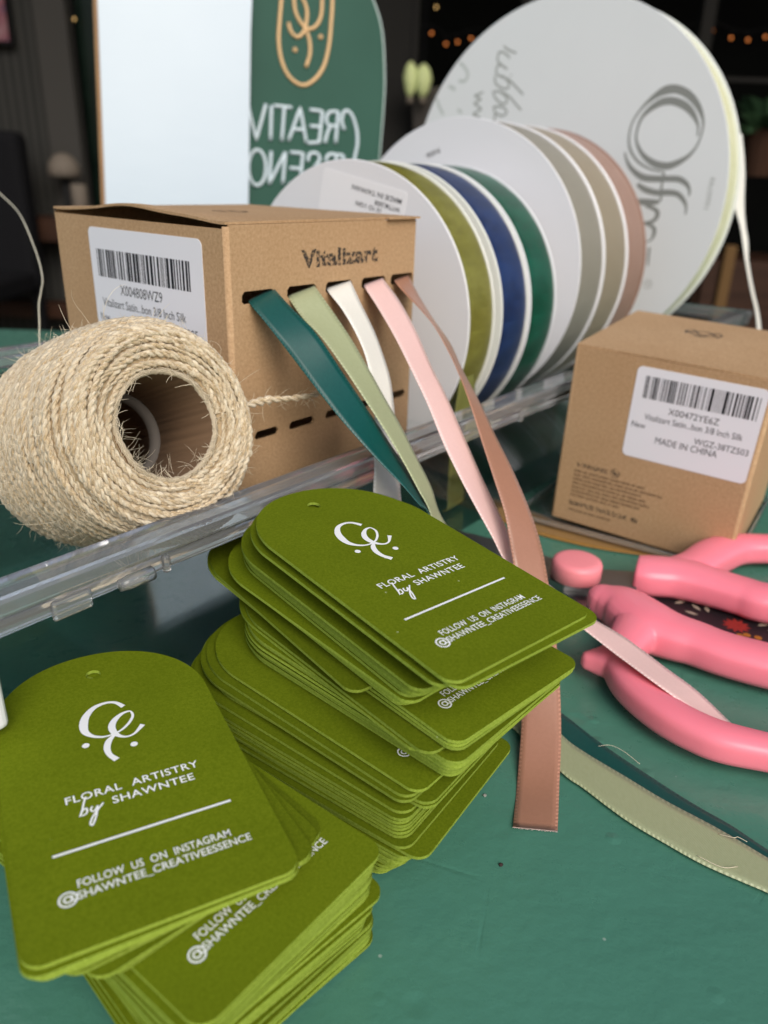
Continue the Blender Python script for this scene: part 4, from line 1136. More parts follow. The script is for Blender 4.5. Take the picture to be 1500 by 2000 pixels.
# ================================================================== the acrylic sign and the white board
def sign():
    sg = D['sign']; yaw, lean = sg['yaw'], sg['lean']
    hx = np.array([math.cos(yaw), math.sin(yaw), 0]); nr = np.array([-math.sin(yaw), math.cos(yaw), 0])
    up = math.cos(lean) * np.array([0, 0, 1.0]) + math.sin(lean) * nr
    inn = np.cross(up, hx)
    root = empty('arched_sign', mat=frame(sg['base'], hx, inn, up))
    tag(root, 'green arched acrylic sign with mirrored white lettering behind the spools', 'sign')
    right = [(36, 1), (40, 45), (44.5, 90), (47.7, 123), (50.8, 150), (54.2, 180), (55.5, 199), (54.5, 227), (48.9, 245.6), (38, 266), (22, 280), (2, 286)]
    R = catmull(right, 6)
    loop = [tuple(p) for p in R] + [(4 - p[0], p[1]) for p in R[::-1][1:]]
    g = NT('green frosted acrylic'); v = g.coord('Object'); a = g.noise(v, 14, 3, .5)
    g.set(col=g.ramp(a, [(.3, (.017, .068, .046)), (.7, (.023, .084, .058))]), rough=.5, spec=.14)
    v, f = plate([loop], 2.6)
    o = mk('panel', [(x, z, y) for x, y, z in v], f, g.m, root)
    # clear polished border a little larger than the painted panel
    big = [tuple(((p[0] - 2) * 1.035 + 2, p[1] * 1.006)) for p in loop]
    v, f = plate([big], 3.0)
    ce = NT('clear acrylic backing'); ce.set(col=(.30, .40, .37), rough=.25, spec=.4)
    mk('border', [(x, z + 2.7, y) for x, y, z in v], f, ce.m, root)
    white = NT('white raised letters'); white.set(col=(.50, .59, .62), rough=.25, spec=.6)
    for nm, src, rad, mat in (('lettering', [(s, False) for s in D['sl']] + [(s, True) for s in D['sc']], 1.25, white.m),):
        mb = MB()
        for s, sm in src:
            P = [(p[0], -.5, p[1]) for p in s]
            if sm: P = catmull(P, 6)
            else:
                Q = []
                for i in range(len(P) - 1):
                    for k in range(6): Q.append(tuple(np.array(P[i]) + (np.array(P[i + 1]) - np.array(P[i])) * k / 6))
                P = Q + [P[-1]]
            v, f = tube(P, rad, 10)
            mb.add([(x, y * 1.0, z) for x, y, z in v], f)
        mb.build(nm, mat, root, True)
    gold = NT('gold emblem'); gold.set(col=(.62, .40, .19), rough=.4, metal=.15)
    mb = MB()
    C = catmull([(p[0], -.3, p[1]) for p in D['caps']], 6, True)
    v, f = tube(np.vstack([C, C[:1]]), 1.35, 8, False); mb.add(v, f)
    for s in D['sem']:
        v, f = tube(catmull([(p[0], -.3, p[1]) for p in s], 6), 1.25, 8); mb.add(v, f)
    for p in D['sdots']:
        v, f = tube([(p[0], -.9, p[1]), (p[0], -.2, p[1])], 1.55, 14); mb.add(v, f)
    mb.build('emblem', gold.m, root, True)
    # white board leaning in front of it
    root2 = empty('white_board', mat=frame(np.array(sg['base']) - inn * 14, hx, inn, up))
    tag(root2, 'plain bluish white board with a brown edge, standing left of the spools', 'board')
    w = NT('bluish white board'); v = w.coord('Object'); a = w.noise(v, 8, 3, .5); b = w.noise(w.coord('Object', (20, 20, 60), (0, .6, 0)), 2, 4, .7)
    sc = w.ramp(b, [(.68, 0.0), (.73, .35)])
    w.set(col=w.mix(sc, w.ramp(a, [(.3, (.40, .485, .55)), (.7, (.44, .525, .585))]), (.50, .58, .64)), rough=.30, spec=.5)
    w.bump(b, .10, .0010)
    x = lambda z, l: (-140.3 + .06 * z) if l else (-53 + .078 * z)
    loop = [(x(1, 1), 1), (x(1, 0), 1), (x(120, 0), 120), (x(215, 0), 215), (x(232, 0) + .6, 232), (x(320, 0) - 1, 320), (x(320, 1), 320)]
    v, f = plate([loop], 4.5)
    mk('panel', [(a, z, b) for a, b, z in v], f, w.m, root2)
    wd = NT('brown hardboard edge'); v = wd.coord('Object', (30, 30, 3)); a = wd.noise(v, 9, 4, .6)
    wd.set(col=wd.ramp(a, [(.3, (.16, .075, .02)), (.7, (.30, .16, .05))]), rough=.6)
    e = MB()
    v = []
    for z in (1, 320):
        v += [(x(z, 1) - 2.6, .3, z), (x(z, 1) - .05, .3, z), (x(z, 1) - .05, 5.2, z), (x(z, 1) - 2.6, 5.2, z)]
    e.add(v, [(3, 2, 1, 0), (4, 5, 6, 7), (0, 1, 5, 4), (1, 2, 6, 5), (2, 3, 7, 6), (3, 0, 4, 7)])
    e.build('edge_strip', wd.m, root2)
sign()

# ================================================================== jute twine roll
def twine():
    k = .82
    C = np.array([-63.64 * k, 216.17 * k, 134 - (134 - 65.09) * k])
    az, el = 2.41, .36
    ax = np.array([math.cos(az) * math.cos(el), math.sin(az) * math.cos(el), -math.sin(el)])
    xx = np.cross([0, 0, 1.0], ax); xx /= np.linalg.norm(xx)
    zz = np.cross(ax, xx)
    # local frame: y along the roll's axis (front to back), z up
    root = empty('twine_roll', mat=frame(C, -xx, ax, zz))
    tag(root, 'roll of frayed natural jute twine on a cardboard tube, open end facing the camera', 'twine')
    Ro, Rh, L = 26.3, 13.6, 54.0
    # wound profile (axial y, radius)
    prof = np.array([(.7, Rh + .1), (-.2, Rh + 3.5), (-.2, Rh + 7.0), (1.6, Ro - 3.0), (5.0, Ro - .8), (10, Ro), (22, Ro + 1.0), (36, Ro + 1.2), (46, Ro + .4), (51, Ro - 2), (53.5, Ro - 6), (54, Rh + 1)])
    P = catmull(prof, 12)
    s = np.concatenate([[0], np.cumsum(np.linalg.norm(np.diff(P, axis=0), axis=1))])
    tot = s[-1]
    def pos(t):       # t: length along the profile
        return np.interp(t, s, P[:, 0]), np.interp(t, s, P[:, 1])
    V, UV, F = [], [], []
    def yarn(path, rad, off, twist, phase, seg=6, u0=0.0):
        """two-ply yarn along path"""
        N = len(path)
        T = np.gradient(path, axis=0); T /= np.linalg.norm(T, axis=1)[:, None] + 1e-9
        rv = path * np.array([1, 0, 1.0]) + 1e-6
        rv /= np.linalg.norm(rv, axis=1)[:, None]
        n1 = rv - T * (rv * T).sum(1)[:, None]; n1 /= np.linalg.norm(n1, axis=1)[:, None] + 1e-9
        n2 = np.cross(T, n1)
        d = np.concatenate([[0], np.cumsum(np.linalg.norm(np.diff(path, axis=0), axis=1))])
        thick = 1.04 + .22 * np.sin(d * .19 + phase) + .14 * np.sin(d * .63 + 2 * phase)
        for ply in (0, 1):
            a = d * twist + phase + math.pi * ply
            c = path + (np.cos(a)[:, None] * n1 + np.sin(a)[:, None] * n2) * (off * thick)[:, None]
            b = len(V)
            ang = np.linspace(0, 2 * math.pi, seg, endpoint=False)
            ring_ = c[:, None, :] + (rad * thick)[:, None, None] * (np.cos(ang)[None, :, None] * n1[:, None, :] + np.sin(ang)[None, :, None] * n2[:, None, :])
            V.extend(ring_.reshape(-1, 3).tolist())
            uu = np.repeat(d + u0 + 37 * ply, seg)
            # the fibres run helically round each ply
            vv = np.tile(np.arange(seg) / seg, N) + np.repeat(d * .25, seg)
            UV.extend(np.stack([uu, vv], 1).tolist())
            ii, qq = np.meshgrid(np.arange(N - 1), np.arange(seg), indexing='ij')
            r2 = (qq + 1) % seg
            F.extend(np.stack([b + ii * seg + qq, b + ii * seg + r2, b + (ii + 1) * seg + r2, b + (ii + 1) * seg + qq], -1).reshape(-1, 4).tolist())
    rg = np.random.RandomState(3)
    # inner body that closes the gaps between turns
    prof2 = [(p[0], p[1]) for p in P]
    n = 72
    bv, bf, buv = [], [], []
    for i in range(n):
        a = 2 * math.pi * i / n
        for j, (y, r) in enumerate(prof2):
            q = r - .45 if 2 < j < len(prof2) - 3 else r
            yy = y + (.45 if y < 2 else 0)
            bv.append((q * math.cos(a), yy, q * math.sin(a))); buv.append((a * r, j * .3))
    K = len(prof2)
    for i in range(n):
        for j in range(K - 1):
            bf.append((i * K + j, i * K + j + 1, ((i + 1) % n) * K + j + 1, ((i + 1) % n) * K + j))
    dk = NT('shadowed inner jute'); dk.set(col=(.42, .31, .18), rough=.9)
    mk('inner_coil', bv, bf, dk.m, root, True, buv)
    # main winding: a helix over the profile, wandering a little
    pitch = 1.12
    turns = int(tot / pitch)
    u0 = 0
    for tn in range(turns):
        N = 150
        th = np.linspace(0, 2 * math.pi, N + 1)
        t0 = (tn + .5) * pitch
        wob = .55 * np.sin(th * rg.randint(1, 3) + rg.uniform(0, 6.28)) + .25 * np.sin(th * 3 + rg.uniform(0, 6))
        tt = np.clip(t0 + th / (2 * math.pi) * pitch + wob, .2, tot - .2)
        y, r = pos(tt)
        r = r + .45 * np.sin(th * 2 + rg.uniform(0, 6.28)) + .2 * np.sin(th * 5 + rg.uniform(0, 6.28)) + rg.uniform(-.2, .4)
        path = np.stack([r * np.cos(th), y, r * np.sin(th)], 1)
        yarn(path, .46, .31, 1.5, rg.uniform(0, 6.28), u0=u0)
        u0 += 61
    # a second, crossing layer of looser turns over the body and the shoulder
    for tn in range(64):
        N = 150
        th = np.linspace(0, 2 * math.pi * rg.uniform(.6, 1.0), N + 1) + rg.uniform(0, 6.28)
        t0 = rg.uniform(3, tot - 14)
        sl = rg.uniform(-7, 7)
        wob = sl * np.sin((th - th[0]) * .5 + rg.uniform(0, 3))
        tt = np.clip(t0 + wob, 1.0, tot - 2)
        y, r = pos(tt)
        f0 = np.minimum(1, np.minimum(np.arange(N + 1), N - np.arange(N + 1)) / 14.0)
        r = r + (-.6 + 1.25 * f0)
        yy = y - np.where(y < 2, .55 * f0, 0)
        path = np.stack([r * np.cos(th), yy, r * np.sin(th)], 1)
        yarn(path, .44, .30, 1.5, rg.uniform(0, 6.28), u0=u0)
        u0 += 61
    mk('twine_coil', V, F, M['jute'], root, True, UV)
    # loose end pointing right
    V.clear(); UV.clear(); F.clear()
    end = catmull([(Ro - 2, 9, -1.0), (Ro + 3, 7.5, .4), (Ro + 10, 6.5, .5), (Ro + 17, 5.2, -.5), (Ro + 24, 4.0, -.9), (Ro + 29, 3.4, -.5)], 14)
    yarn(end, .58, .5, 1.1, .4)
    le = mk('loose_end', V, F, M['jute'], root, True, UV)
    # cardboard tube
    mb = MB()
    pr = [(.9, Rh - 1.25), (.2, Rh - .95), (.2, Rh - .2), (.8, Rh + .3), (56, Rh + .3), (56, Rh - 1.25)]
    v, f = [], []
    n = 140
    wob = [1 + .012 * math.sin(3 * 2 * math.pi * i / n + 1) + rg.uniform(-.012, .012) for i in range(n)]
    for i in range(n):
        a = 2 * math.pi * i / n
        for (y, r) in pr: v.append((r * wob[i] * math.cos(a), y + (.3 * math.sin(5 * a) + rg.uniform(-.25, .25) if y < 1 else 0), r * wob[i] * math.sin(a)))
    K = len(pr); fm = []
    for i in range(n):
        for j in range(K):
            o = (j + 1) % K
            f.append((i * K + j, i * K + o, ((i + 1) % n) * K + o, ((i + 1) % n) * K + j)); fm.append(1 if j < 3 else 0)
    mk('cardboard_tube', v, f, None, root, True, mats=[M['tube_card'], M['tube_edge']], fmat=fm)
    v, f = [], []
    for i in range(n):
        a = 2 * math.pi * i / n
        for (y, r) in ((27, Rh - 1.3), (26.6, Rh - 3.0), (30, Rh - 3.0)): v.append((r * math.cos(a), y, r * math.sin(a)))
    for i in range(n):
        j = (i + 1) % n
        f += [(i * 3, i * 3 + 1, j * 3 + 1, j * 3), (i * 3 + 1, i * 3 + 2, j * 3 + 2, j * 3 + 1)]
    mk('liner_ring', v, f, M['ring_grey'], root, True)
    mb = MB(); disc(mb, 0, 0, Rh - 1.6, 0, 48); mk('end_paper', [(x, 49, y) for x, y, z in mb.v], mb.f, M['kraft'], root)
    # stray fibres
    fz = MB()
    def fibre(p, d, L, cur, rad=.045):
        pts = [p]
        q = np.array(p, dtype=float); dd = np.array(d, dtype=float); dd /= np.linalg.norm(dd)
        bend = rg.normal(0, 1, 3)
        m = 7
        for i in range(m):
            dd = dd + bend * cur / m + rg.normal(0, .10, 3); dd /= np.linalg.norm(dd)
            q = q + dd * L / m
            pts.append(tuple(q))
        v, f = tube(pts, [rad] * (m - 1) + [rad * .8, rad * .4], 3, False)
        fz.add(v, f)
    for i in range(2400):
        t = rg.uniform(.5, tot * .97)
        y, r = pos(t); a = rg.uniform(0, 6.28)
        p = np.array([(r + .4) * math.cos(a), y - (.6 if y < 2 else 0), (r + .4) * math.sin(a)])
        nr_ = np.array([math.cos(a), 0, math.sin(a)])
        if t < 11: nr_ = nr_ * .35 + np.array([0, -1.0, 0])
        tg = np.array([-math.sin(a), 0, math.cos(a)]) * rg.choice((-1, 1))
        out = rg.uniform(.05, .75) if i % 3 else rg.uniform(.0, .2)
        fibre(p, nr_ * out + tg * rg.uniform(.4, 1.2) + rg.normal(0, .25, 3), rg.uniform(1.6, 5.5), rg.uniform(.3, 1.6), rg.choice((.03, .04, .05)))
    for i in range(60):     # in the mouth of the tube
        a = rg.uniform(3.0, 5.4); y = rg.uniform(-.2, 9)
        p = np.array([(Rh - 1.4) * math.cos(a), y, (Rh - 1.4) * math.sin(a)])
        fibre(p, -np.array([math.cos(a), 0, math.sin(a)]) + rg.normal(0, .8, 3) + np.array([0, -.5, 0]), rg.uniform(2.5, 7), rg.uniform(.3, 1.4), .03)
    for i in range(260):     # fuzz over the cut edge of the tube
        a = rg.uniform(0, 6.28)
        p = np.array([(Rh - .4) * math.cos(a), .2, (Rh - .4) * math.sin(a)])
        tg = np.array([-math.sin(a), 0, math.cos(a)]) * rg.choice((-1, 1))
        fibre(p, tg + rg.normal(0, .35, 3) + np.array([0, -.25, 0]), rg.uniform(2, 5), rg.uniform(.3, 1.0), .06)
    for i in range(34):      # long wisps
        a = rg.uniform(0, 6.28); t = rg.uniform(2, tot * .8); y, r = pos(t)
        p = np.array([(r + .3) * math.cos(a), y, (r + .3) * math.sin(a)])
        fibre(p, np.array([math.cos(a), rg.uniform(-.4, .4), math.sin(a)]) + rg.normal(0, .5, 3), rg.uniform(9, 17), rg.uniform(.5, 1.6), .045)
    for i in range(46):      # frayed tip
        t = rg.randint(10, len(end)); p = end[min(t, len(end) - 1)]
        L = rg.uniform(2, 6)
        fibre(p, np.array([1.0, 0, 0]) * rg.uniform(-.2, 1.2) + rg.normal(0, .7, 3), L, rg.uniform(.4, 2.2), .05)
    o = fz.build('stray_fibres', M['fibre'], root, True)
    o['kind'] = 'stuff'
    # second thin cream thread standing up from behind the roll
    v, f = tube(catmull(D['cord'], 8), .26, 6)
    tag(mk('thread', v, f, plain('cream thread', (.62, .58, .45), .6), None, True), 'thin cream thread arching out of the picture behind the twine roll', 'thread')
twine()

# ================================================================== pink scissors
def voxel(tubes, name, mat, parent, size, sq=1.0, zc=7.0, smooth=6, flat=False):
    mb = MB()
    for ti, P in enumerate(tubes):
        P = catmull(np.array(P), 6)
        v, f = tube(P[:, :3], P[:, 3], 20)
        mb.add(v, f)
        for p in ((P[-1],) if flat and ti == 0 else (P[0], P[-1])):     # round the ends
            vv, ff = [], []
            for i in range(9):
                ph = math.pi * i / 8
                for k in range(14):
                    a = 2 * math.pi * k / 14
                    vv.append((p[0] + p[3] * .97 * math.sin(ph) * math.cos(a), p[1] + p[3] * .97 * math.sin(ph) * math.sin(a), p[2] + p[3] * .97 * math.cos(ph)))
            for i in range(8):
                for k in range(14):
                    ff.append((i * 14 + k, i * 14 + (k + 1) % 14, (i + 1) * 14 + (k + 1) % 14, (i + 1) * 14 + k))
            mb.add(vv, ff)
    ob = mb.build('tmp', mat)
    r = ob.modifiers.new('r', 'REMESH'); r.mode = 'VOXEL'; r.voxel_size = size * S
    sm = ob.modifiers.new('s', 'SMOOTH'); sm.factor = .5; sm.iterations = smooth
    dg = bpy.context.evaluated_depsgraph_get()
    me = bpy.data.meshes.new_from_object(ob.evaluated_get(dg))
    bpy.data.objects.remove(ob)
    co = np.zeros(len(me.vertices) * 3); me.vertices.foreach_get('co', co)
    co = co.reshape(-1, 3)
    tt = (co[:, 2] / S - zc) / 7.5
    co[:, 2] = (zc + np.sign(tt) * np.abs(tt) ** .62 * 7.5 * sq * .93) * S
    me.vertices.foreach_set('co', co.ravel())
    me.polygons.foreach_set('use_smooth', np.ones(len(me.polygons), dtype=bool))
    me.materials.clear(); me.materials.append(mat)
    me.name = name
    o = bpy.data.objects.new(name, me); COL.objects.link(o); o.parent = parent
    return o
def scissors():
    px, py = 68.2, 241.6
    root = empty('scissors', (px, py, 0))
    tag(root, 'pair of scissors with chunky pink plastic handles lying on the table at right', 'scissors')
    sh = lambda P: [[p[0] - px, p[1] - py, p[2], p[3]] for p in P]
    up, lo = [sh(P) for P in D['sc_up']], [sh(P) for P in D['sc_lo']]
    # complete the loops beyond the frame
    a, b = up[0][-1], up[1][-1]
    up[0] += [[a[0] + 22, a[1] - 5, 7, 6.8], [a[0] + 44, a[1] + 3, 7, 6.4], [a[0] + 52, a[1] + 22, 7, 6.2], [a[0] + 40, a[1] + 40, 7, 6], [b[0], b[1], 7, 6]]
    a, b = lo[0][-1], lo[2][-1]
    lo[0] += [[a[0] + 20, a[1] - 9, 7, 6.4], [a[0] + 34, a[1] - 24, 7, 5.8], [a[0] + 28, a[1] - 42, 7, 5.2], [b[0] + 24, b[1] - 5, 7, 4.8], [b[0], b[1], 7, 4.6]]
    voxel(up, 'handle', M['pink'], root, .6, .86, 7.2, smooth=4, flat=True)
    voxel(lo, 'handle', M['pink'], root, .55, .86, 7.2)
    # pivot cap
    v, f = tube([(0, 0, 6.0), (0, 0, 6.3), (0, 0, 11.2), (0, 0, 12.3), (0, 0, 12.9), (0, 0, 13.1)], [8.3, 8.7, 8.7, 8.3, 7.4, 6.0], 48)
    mk('pivot_cap', v, f, M['pink_cap'], root, True)
    def blade(tip, tang, z0, z1, w):
        d = np.array(tip); n = np.array([-d[1], d[0]]) / np.linalg.norm(d)
        t = np.array(tang)
        nt_ = np.array([-t[1], t[0]]) / np.linalg.norm(t)
        loop = [tuple(d), tuple(d * .6 + n * w * .8), tuple(n * w), tuple(t * .5 - nt_ * w * .8), tuple(t - nt_ * w * .65), tuple(t + nt_ * w * .65), tuple(t * .5 + nt_ * w * .8), tuple(-n * w), tuple(d * .6 - n * w * .7)]
        v, f = plate([loop], z1 - z0, z0)
        return bevel(mk('blade', v, f, M['steel'], root), .35, 2)
    blade((-46, 40), (26, 0), 3.6, 5.8, 8.2)
    blade((-44, 45), (8, -22), 1.2, 3.4, 8.2)
scissors()

# floral pouch under the handles
def pouch():
    root = empty('floral_pouch', (120, 222, 0))
    tag(root, 'black floral print pouch lying under the pink scissors handles', 'pouch')
    loop = [(-36, 14), (-9, 15), (40, 5), (44, -22), (8, -22), (-20, -9), (-34, 4)]
    v, f = plate([loop], 1.4, .1)
    fab = NT('black pouch fabric'); fab.set(col=(.012, .009, .011), rough=.5)
    o = bevel(mk('fabric', v, f, fab.m, root), .5, 2)
    fl = lambda x, y, o_: (x - 120, y - 222, o_)
    z = 1.56
    red = MB()
    def petals(mb, x, y, n, L, w, a0, zz):
        for k in range(n):
            a = a0 + 2 * math.pi * k / n
            c, s_ = math.cos(a), math.sin(a)
            pts = []
            for t in np.linspace(0, 1, 7): pts.append((t * L, w * math.sin(math.pi * t) * (1 if 1 else 1)))
            P = [(p[0], p[1]) for p in pts] + [(p[0], -p[1]) for p in pts[::-1][1:-1]]
            mb.add([fl(x + p[0] * c - p[1] * s_, y + p[0] * s_ + p[1] * c, zz + .01 * (k % 3)) for p in P], [tuple(range(len(P)))])
    for (x, y) in ((117, 219.5), (147, 214), (131, 233)):
        petals(red, x, y, 11, 4.6, .8, .2, z); petals(red, x, y, 7, 2.6, .7, .5, z + .05)
    red.build('red_flower_print', plain('red flower print', (.30, .018, .012), .7), root)
    cr = MB()
    for (x, y, a) in ((108.4, 228.2, 1.9), (110.6, 227.2, 1.4), (106.5, 225.2, 2.5), (101, 232.6, .4), (124, 219.6, .3), (126, 217, -.3)):
        petals(cr, x, y, 1, 4.6, .8, a, z + .1)
    cr.build('cream_leaf_print', plain('cream leaf print', (.34, .27, .20), .7), root)
    orr = MB()
    for (x, y) in ((118, 213.6), (121, 212.2), (115.6, 213.2), (126, 209.6)):
        disc(orr, x, y, 1.2, z + .14, 12, fl)
    orr.build('orange_berry_print', plain('orange berry print', (.40, .13, .01), .7), root)
pouch()

# ================================================================== gift tags
W_, L_, TH = 42.0, 75.0, .70
def tag_outline():
    r, R = 3.2, W_ / 2
    pts = []
    for k in range(7):
        a = math.radians(-90 + 90 * k / 6); pts.append((R - r + r * math.cos(a), r + r * math.sin(a)))
    for k in range(1, 40):
        a = math.pi * k / 40
        # slightly squarer than a half circle, as die-cut
        c, s_ = math.cos(a), math.sin(a)
        e = 1.93
        pts.append((R * math.copysign(abs(c) ** (2 / 2.08), c), L_ - R + R * abs(s_) ** (2 / 2.08)))
    for k in range(7):
        a = math.radians(180 + 90 * k / 6); pts.append((-R + r + r * math.cos(a), r + r * math.sin(a)))
    return pts
hole = [(-.3 + 1.55 * math.cos(a), 67.1 + 1.55 * math.sin(a)) for a in np.linspace(0, 2 * math.pi, 28, endpoint=False)][::-1]
cv, cf = plate([tag_outline(), hole], TH, -TH)
def card_mesh():
    me = bpy.data.meshes.new('gift_tag')
    me.from_pydata([tuple(np.array(p) * S) for p in cv], [], [tuple(f) for f in cf])
    me.materials.append(M['card']); me.materials.append(M['card_edge'])
    for p in me.polygons:
        p.material_index = 0 if abs(p.normal.z) > .6 else 1
    return me
CARD = card_mesh()
def tag_matrix(t, z):
    x, y, _, yaw, tp, tr = t
    u = np.array([math.cos(yaw), math.sin(yaw), 0]); v = np.array([-math.sin(yaw), math.cos(yaw), 0]); n = np.array([0, 0, 1.0])
    v2 = math.cos(tp) * v + math.sin(tp) * n; n2 = np.cross(u, v2)
    u3 = math.cos(tr) * u + math.sin(tr) * n2
    return frame((x, y, z), u3, v2, np.cross(u3, v2))
Z = .03
def emblem():
    mb = MB()
    C = [(3.33, 53.3, 1.05), (2.13, 55.2, .77), (.25, 55.9, .7), (-2.15, 55.2, 1.05), (-4.04, 53.03, 1.47), (-4.91, 50.48, 1.68), (-4.96, 48.12, 1.33), (-3.91, 46.38, .77), (-2.46, 45.45, .56), (-1.15, 45.23, .42), (-.03, 45.43, .42), (1.44, 45.95, .49), (3.11, 47.36, .56), (4.36, 49.28, .56), (4.41, 50.87, .42), (3.78, 51.3, .49), (2.42, 50.9, .77), (.9, 49.58, 1.19), (0, 47.79, 1.4), (.05, 45.86, 1.26), (.84, 44.33, .77), (2.05, 43.55, .49), (3.49, 43.84, .49), (4.88, 45.12, .77), (5.63, 45.99, 1.05)]
    stroke(mb, C, Z, n=8)
    stroke(mb, [(-.05, 45.3, .6), (-.11, 44.99, .63), (-1.3, 43.68, 1.19), (-2.01, 41.73, 1.26), (-1.91, 39.7, 1.05), (-.97, 37.75, 1.19)], Z + .004, n=8)
    for p in ((-5.52, 44.09), (2.85, 40.84)): disc(mb, p[0], p[1], .68, Z, 20)
    return mb
def title():
    mb = MB()
    text_fit(mb, 'FLORAL  ARTISTRY', -11.1, 29.75, 12.4, 1.75, Z, bold=.10, space=1.08)
    text_fit(mb, 'SHAWNTEE', -3.7, 26.75, 10.8, 1.75, Z, bold=.10, space=1.08)
    for i, s in enumerate(([(-7.7, 30.4), (-8.2, 29.2), (-8.7, 27.6), (-9.33, 26.0), (-8.75, 27.2), (-8.05, 27.5), (-8.2, 26.4), (-9.0, 26.0)], [(-7.09, 27.6), (-7.46, 26.8), (-7.0, 26.35), (-6.23, 27.3)], [(-6.2, 27.4), (-6.8, 25.2), (-7.7, 23.3), (-8.0, 23.8), (-7.2, 25.4), (-5.2, 27.7)])):
        stroke(mb, s, Z + .004 * (i + 1), .34, n=8)
    return mb
def rule():
    return MB().add([(-14.65, 18.72, Z), (15.0, 18.72, Z), (15.0, 19.22, Z), (-14.65, 19.22, Z)], [(0, 1, 2, 3)])
def contact():
    mb = MB()
    text_fit(mb, 'FOLLOW  US  ON  INSTAGRAM', -11.9, 11.2, 12.6, 1.55, Z, bold=.06, space=1.02)
    text_fit(mb, 'SHAWNTEE_CREATIVEESSENCE', -12.2, 9.0, 15.5, 1.5, Z, bold=.06)
    disc(mb, -13.6, 9.65, 1.45, Z, 28, None, 1.14)
    disc(mb, -13.6, 9.65, .72, Z, 20, None, .42)
    stroke(mb, [(-12.95, 10.3), (-12.95, 9.3), (-12.5, 9.15)], Z + .003, .26, n=5)
    return mb
PRINT = []
for nm, fn in (('emblem', emblem), ('title_lettering', title), ('rule_line', rule), ('contact_lettering', contact)):
    o = fn().build(nm, M['ink'])
    PRINT.append(o.data); bpy.data.objects.remove(o)
first = bpy.data.objects.new('gift_tag', CARD)
def place(mat, label, group, prints=()):
    o = first.copy()
    COL.objects.link(o)
    o.name = 'gift_tag'
    o.matrix_world = mat
    tag(o, label, 'gift tag', group)
    for me in PRINT:
        if me.name.split('.')[0] in prints:
            c = bpy.data.objects.new(me.name.split('.')[0], me); COL.objects.link(c); c.parent = o
    return o
ALL = ('emblem', 'title_lettering', 'rule_line', 'contact_lettering')
def heights(T, base, seed, gaps):
    rr = random.Random(seed)
    g_ = [TH + .03 + (rr.uniform(.25, .6) if i in gaps else rr.uniform(0, .05)) for i in range(1, len(T))]
    top = T[-1][2]
    k = (top - base - TH - (TH + .02) * len(g_)) / max(1e-6, sum(q - TH - .02 for q in g_))
    z, out = base + TH, [base + TH]
    for q in g_:
        z += TH + .02 + (q - TH - .02) * k
        out.append(z)
    return out
rt = D['rt']; zt = rt[-1][2]
hz = heights(rt, 1.3, 2, set(D['rt_gap']))
g = 'olive gift tags in the taller right-hand pile'
nR = len(rt)
iat2, iat1 = D['rt_named'][0], D['rt_named'][1]
for i, t in enumerate(rt):
    z = hz[i]
    pr = ()
    if i == nR - 1: lab, pr = 'olive arched gift tag on top of the taller pile, all its white print showing', ALL
    elif i == nR - 2: lab = 'olive arched gift tag directly beneath the top one of the taller pile'
    elif i == iat1: lab, pr = 'olive gift tag in the taller pile poking out far right, its contact lettering half covered', ('contact_lettering',)
    elif i == iat2: lab, pr = 'olive gift tag halfway up the taller pile with only its @ sign peeking out', ('contact_lettering',)
    elif i == D['rt_k3']: lab = 'olive gift tag turned out to the left under the upper bunch, rounded lower corner showing'
    elif i == D['rt_k8']: lab = 'olive gift tag low in the taller pile, its right corner reaching the brown ribbon'
    elif i == 0: lab = 'lowest olive gift tag of the taller pile, on the table'
    elif i < D['rt_k8']: lab = 'olive gift tag in the lowest bunch of the taller pile, only its edge showing'
    elif i < iat2: lab = 'olive gift tag in the lower middle of the taller pile, mostly its edge showing'
    elif i < iat1: lab = 'olive gift tag in the upper middle of the taller pile, mostly its edge showing'
    else: lab = 'olive gift tag in the upper bunch of the taller pile, mostly its edge showing'
    place(tag_matrix(t, z), lab, g, pr)
lt = D['lt']; zt = lt[-1][2]
hz = heights(lt, 1.0, 5, set(D['lt_gap']))
g = 'olive gift tags in the lower left-hand pile'
h6, h4, h3, h2, nL = D['lt_named']
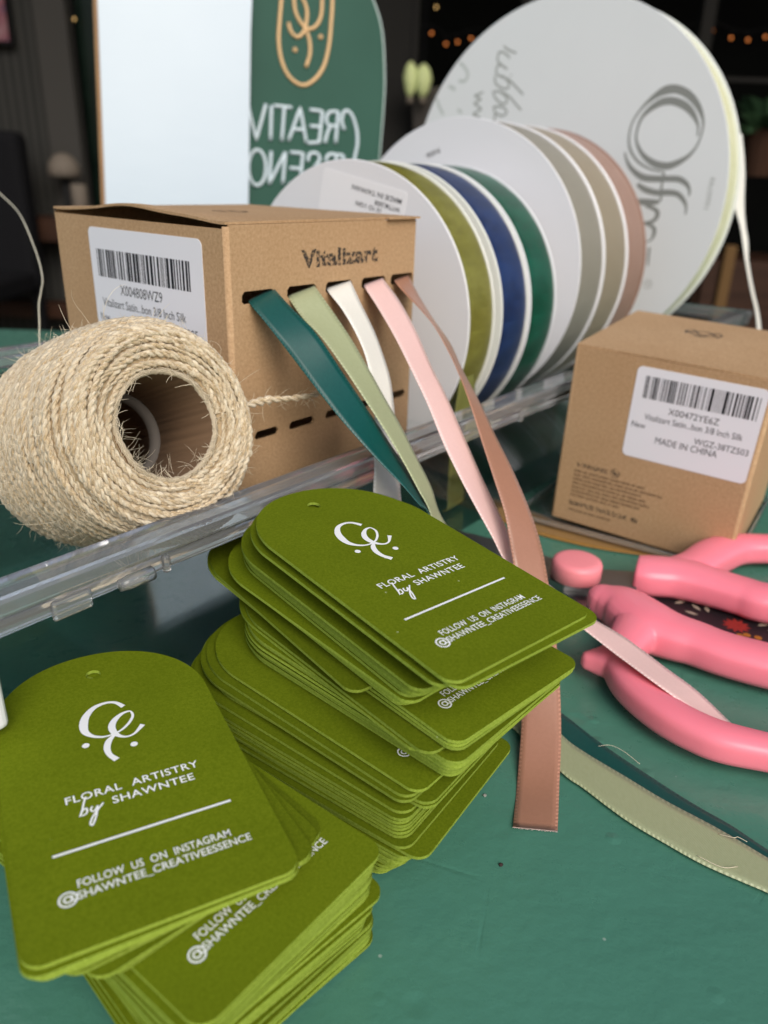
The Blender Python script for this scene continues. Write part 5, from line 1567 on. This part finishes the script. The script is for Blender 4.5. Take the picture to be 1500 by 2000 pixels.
for i, t in enumerate(lt):
    z = hz[i]
    pr = ()
    if i == len(lt) - 1: lab, pr = 'olive arched gift tag on top of the lower pile in the left foreground, fully printed', ALL
    elif i == h4: lab, pr = 'olive gift tag in the lower pile turned out below, with its contact lines readable', ('contact_lettering', 'rule_line')
    elif i == h6: lab = 'olive gift tag sticking out at the right corner of the lower pile'
    elif i == 0: lab = 'lowest olive gift tag of the lower pile, on the table'
    elif i < h6: lab = 'olive gift tag in the lowest bunch of the lower pile, only its edge showing'
    elif i < h4: lab = 'olive gift tag in the even bunch right under the readable turned-out one'
    else: lab = 'olive gift tag fanned out between the two printed tags of the lower pile'
    place(tag_matrix(t, z), lab, g, pr)
bpy.data.objects.remove(first)

# ================================================================== crumbs and lint on the table
def bits():
    def fib(pts, rad, label, col=(.75, .72, .64)):
        v, f = tube(catmull(pts, 6), rad, 5)
        tag(mk('lint', v, f, M['fibre'], None, True), label, 'lint')
    fib([(57, 158.8, .9), (60, 158.6, 1.5), (63, 156.5, 1.4), (66, 152.6, .9)], .055, 'pale curled fibre lying across the dark teal ribbon')
    fib([(70, 124, 1.4), (74, 121, 1.6), (77.6, 121.4, 1.4)], .07, 'fine pale hair lying on the sage ribbon end')
    fib([(77, 130.4, 1.3), (79.6, 128.6, 2.2), (81, 129.6, 1.4), (82.6, 128.4, 1.3)], .07, 'small kinked fibre on the edge of the teal ribbon')
    def crumb(x, y, r, col, lab):
        vv, ff = tube([(0, 0, 0), (0, 0, r * .5), (0, 0, r)], [r * .8, r, r * .4], 7)
        rr = random.Random(int(x * 10))
        vv = [(p[0] * rr.uniform(.7, 1.2), p[1] * rr.uniform(.7, 1.2), p[2]) for p in vv]
        o = mk('crumb', vv, ff, plain('crumb', col, .8), None, False, loc=(x, y, .02))
        tag(o, lab, 'crumb')
    crumb(27.3, 121.0, .55, (.03, .012, .01), 'tiny dark brown crumb alone on the green table near the brown ribbon')
    crumb(26.0, 141.0, .5, (.25, .25, .22), 'tiny grey crumb left of the brown ribbon end')
bits()
background()
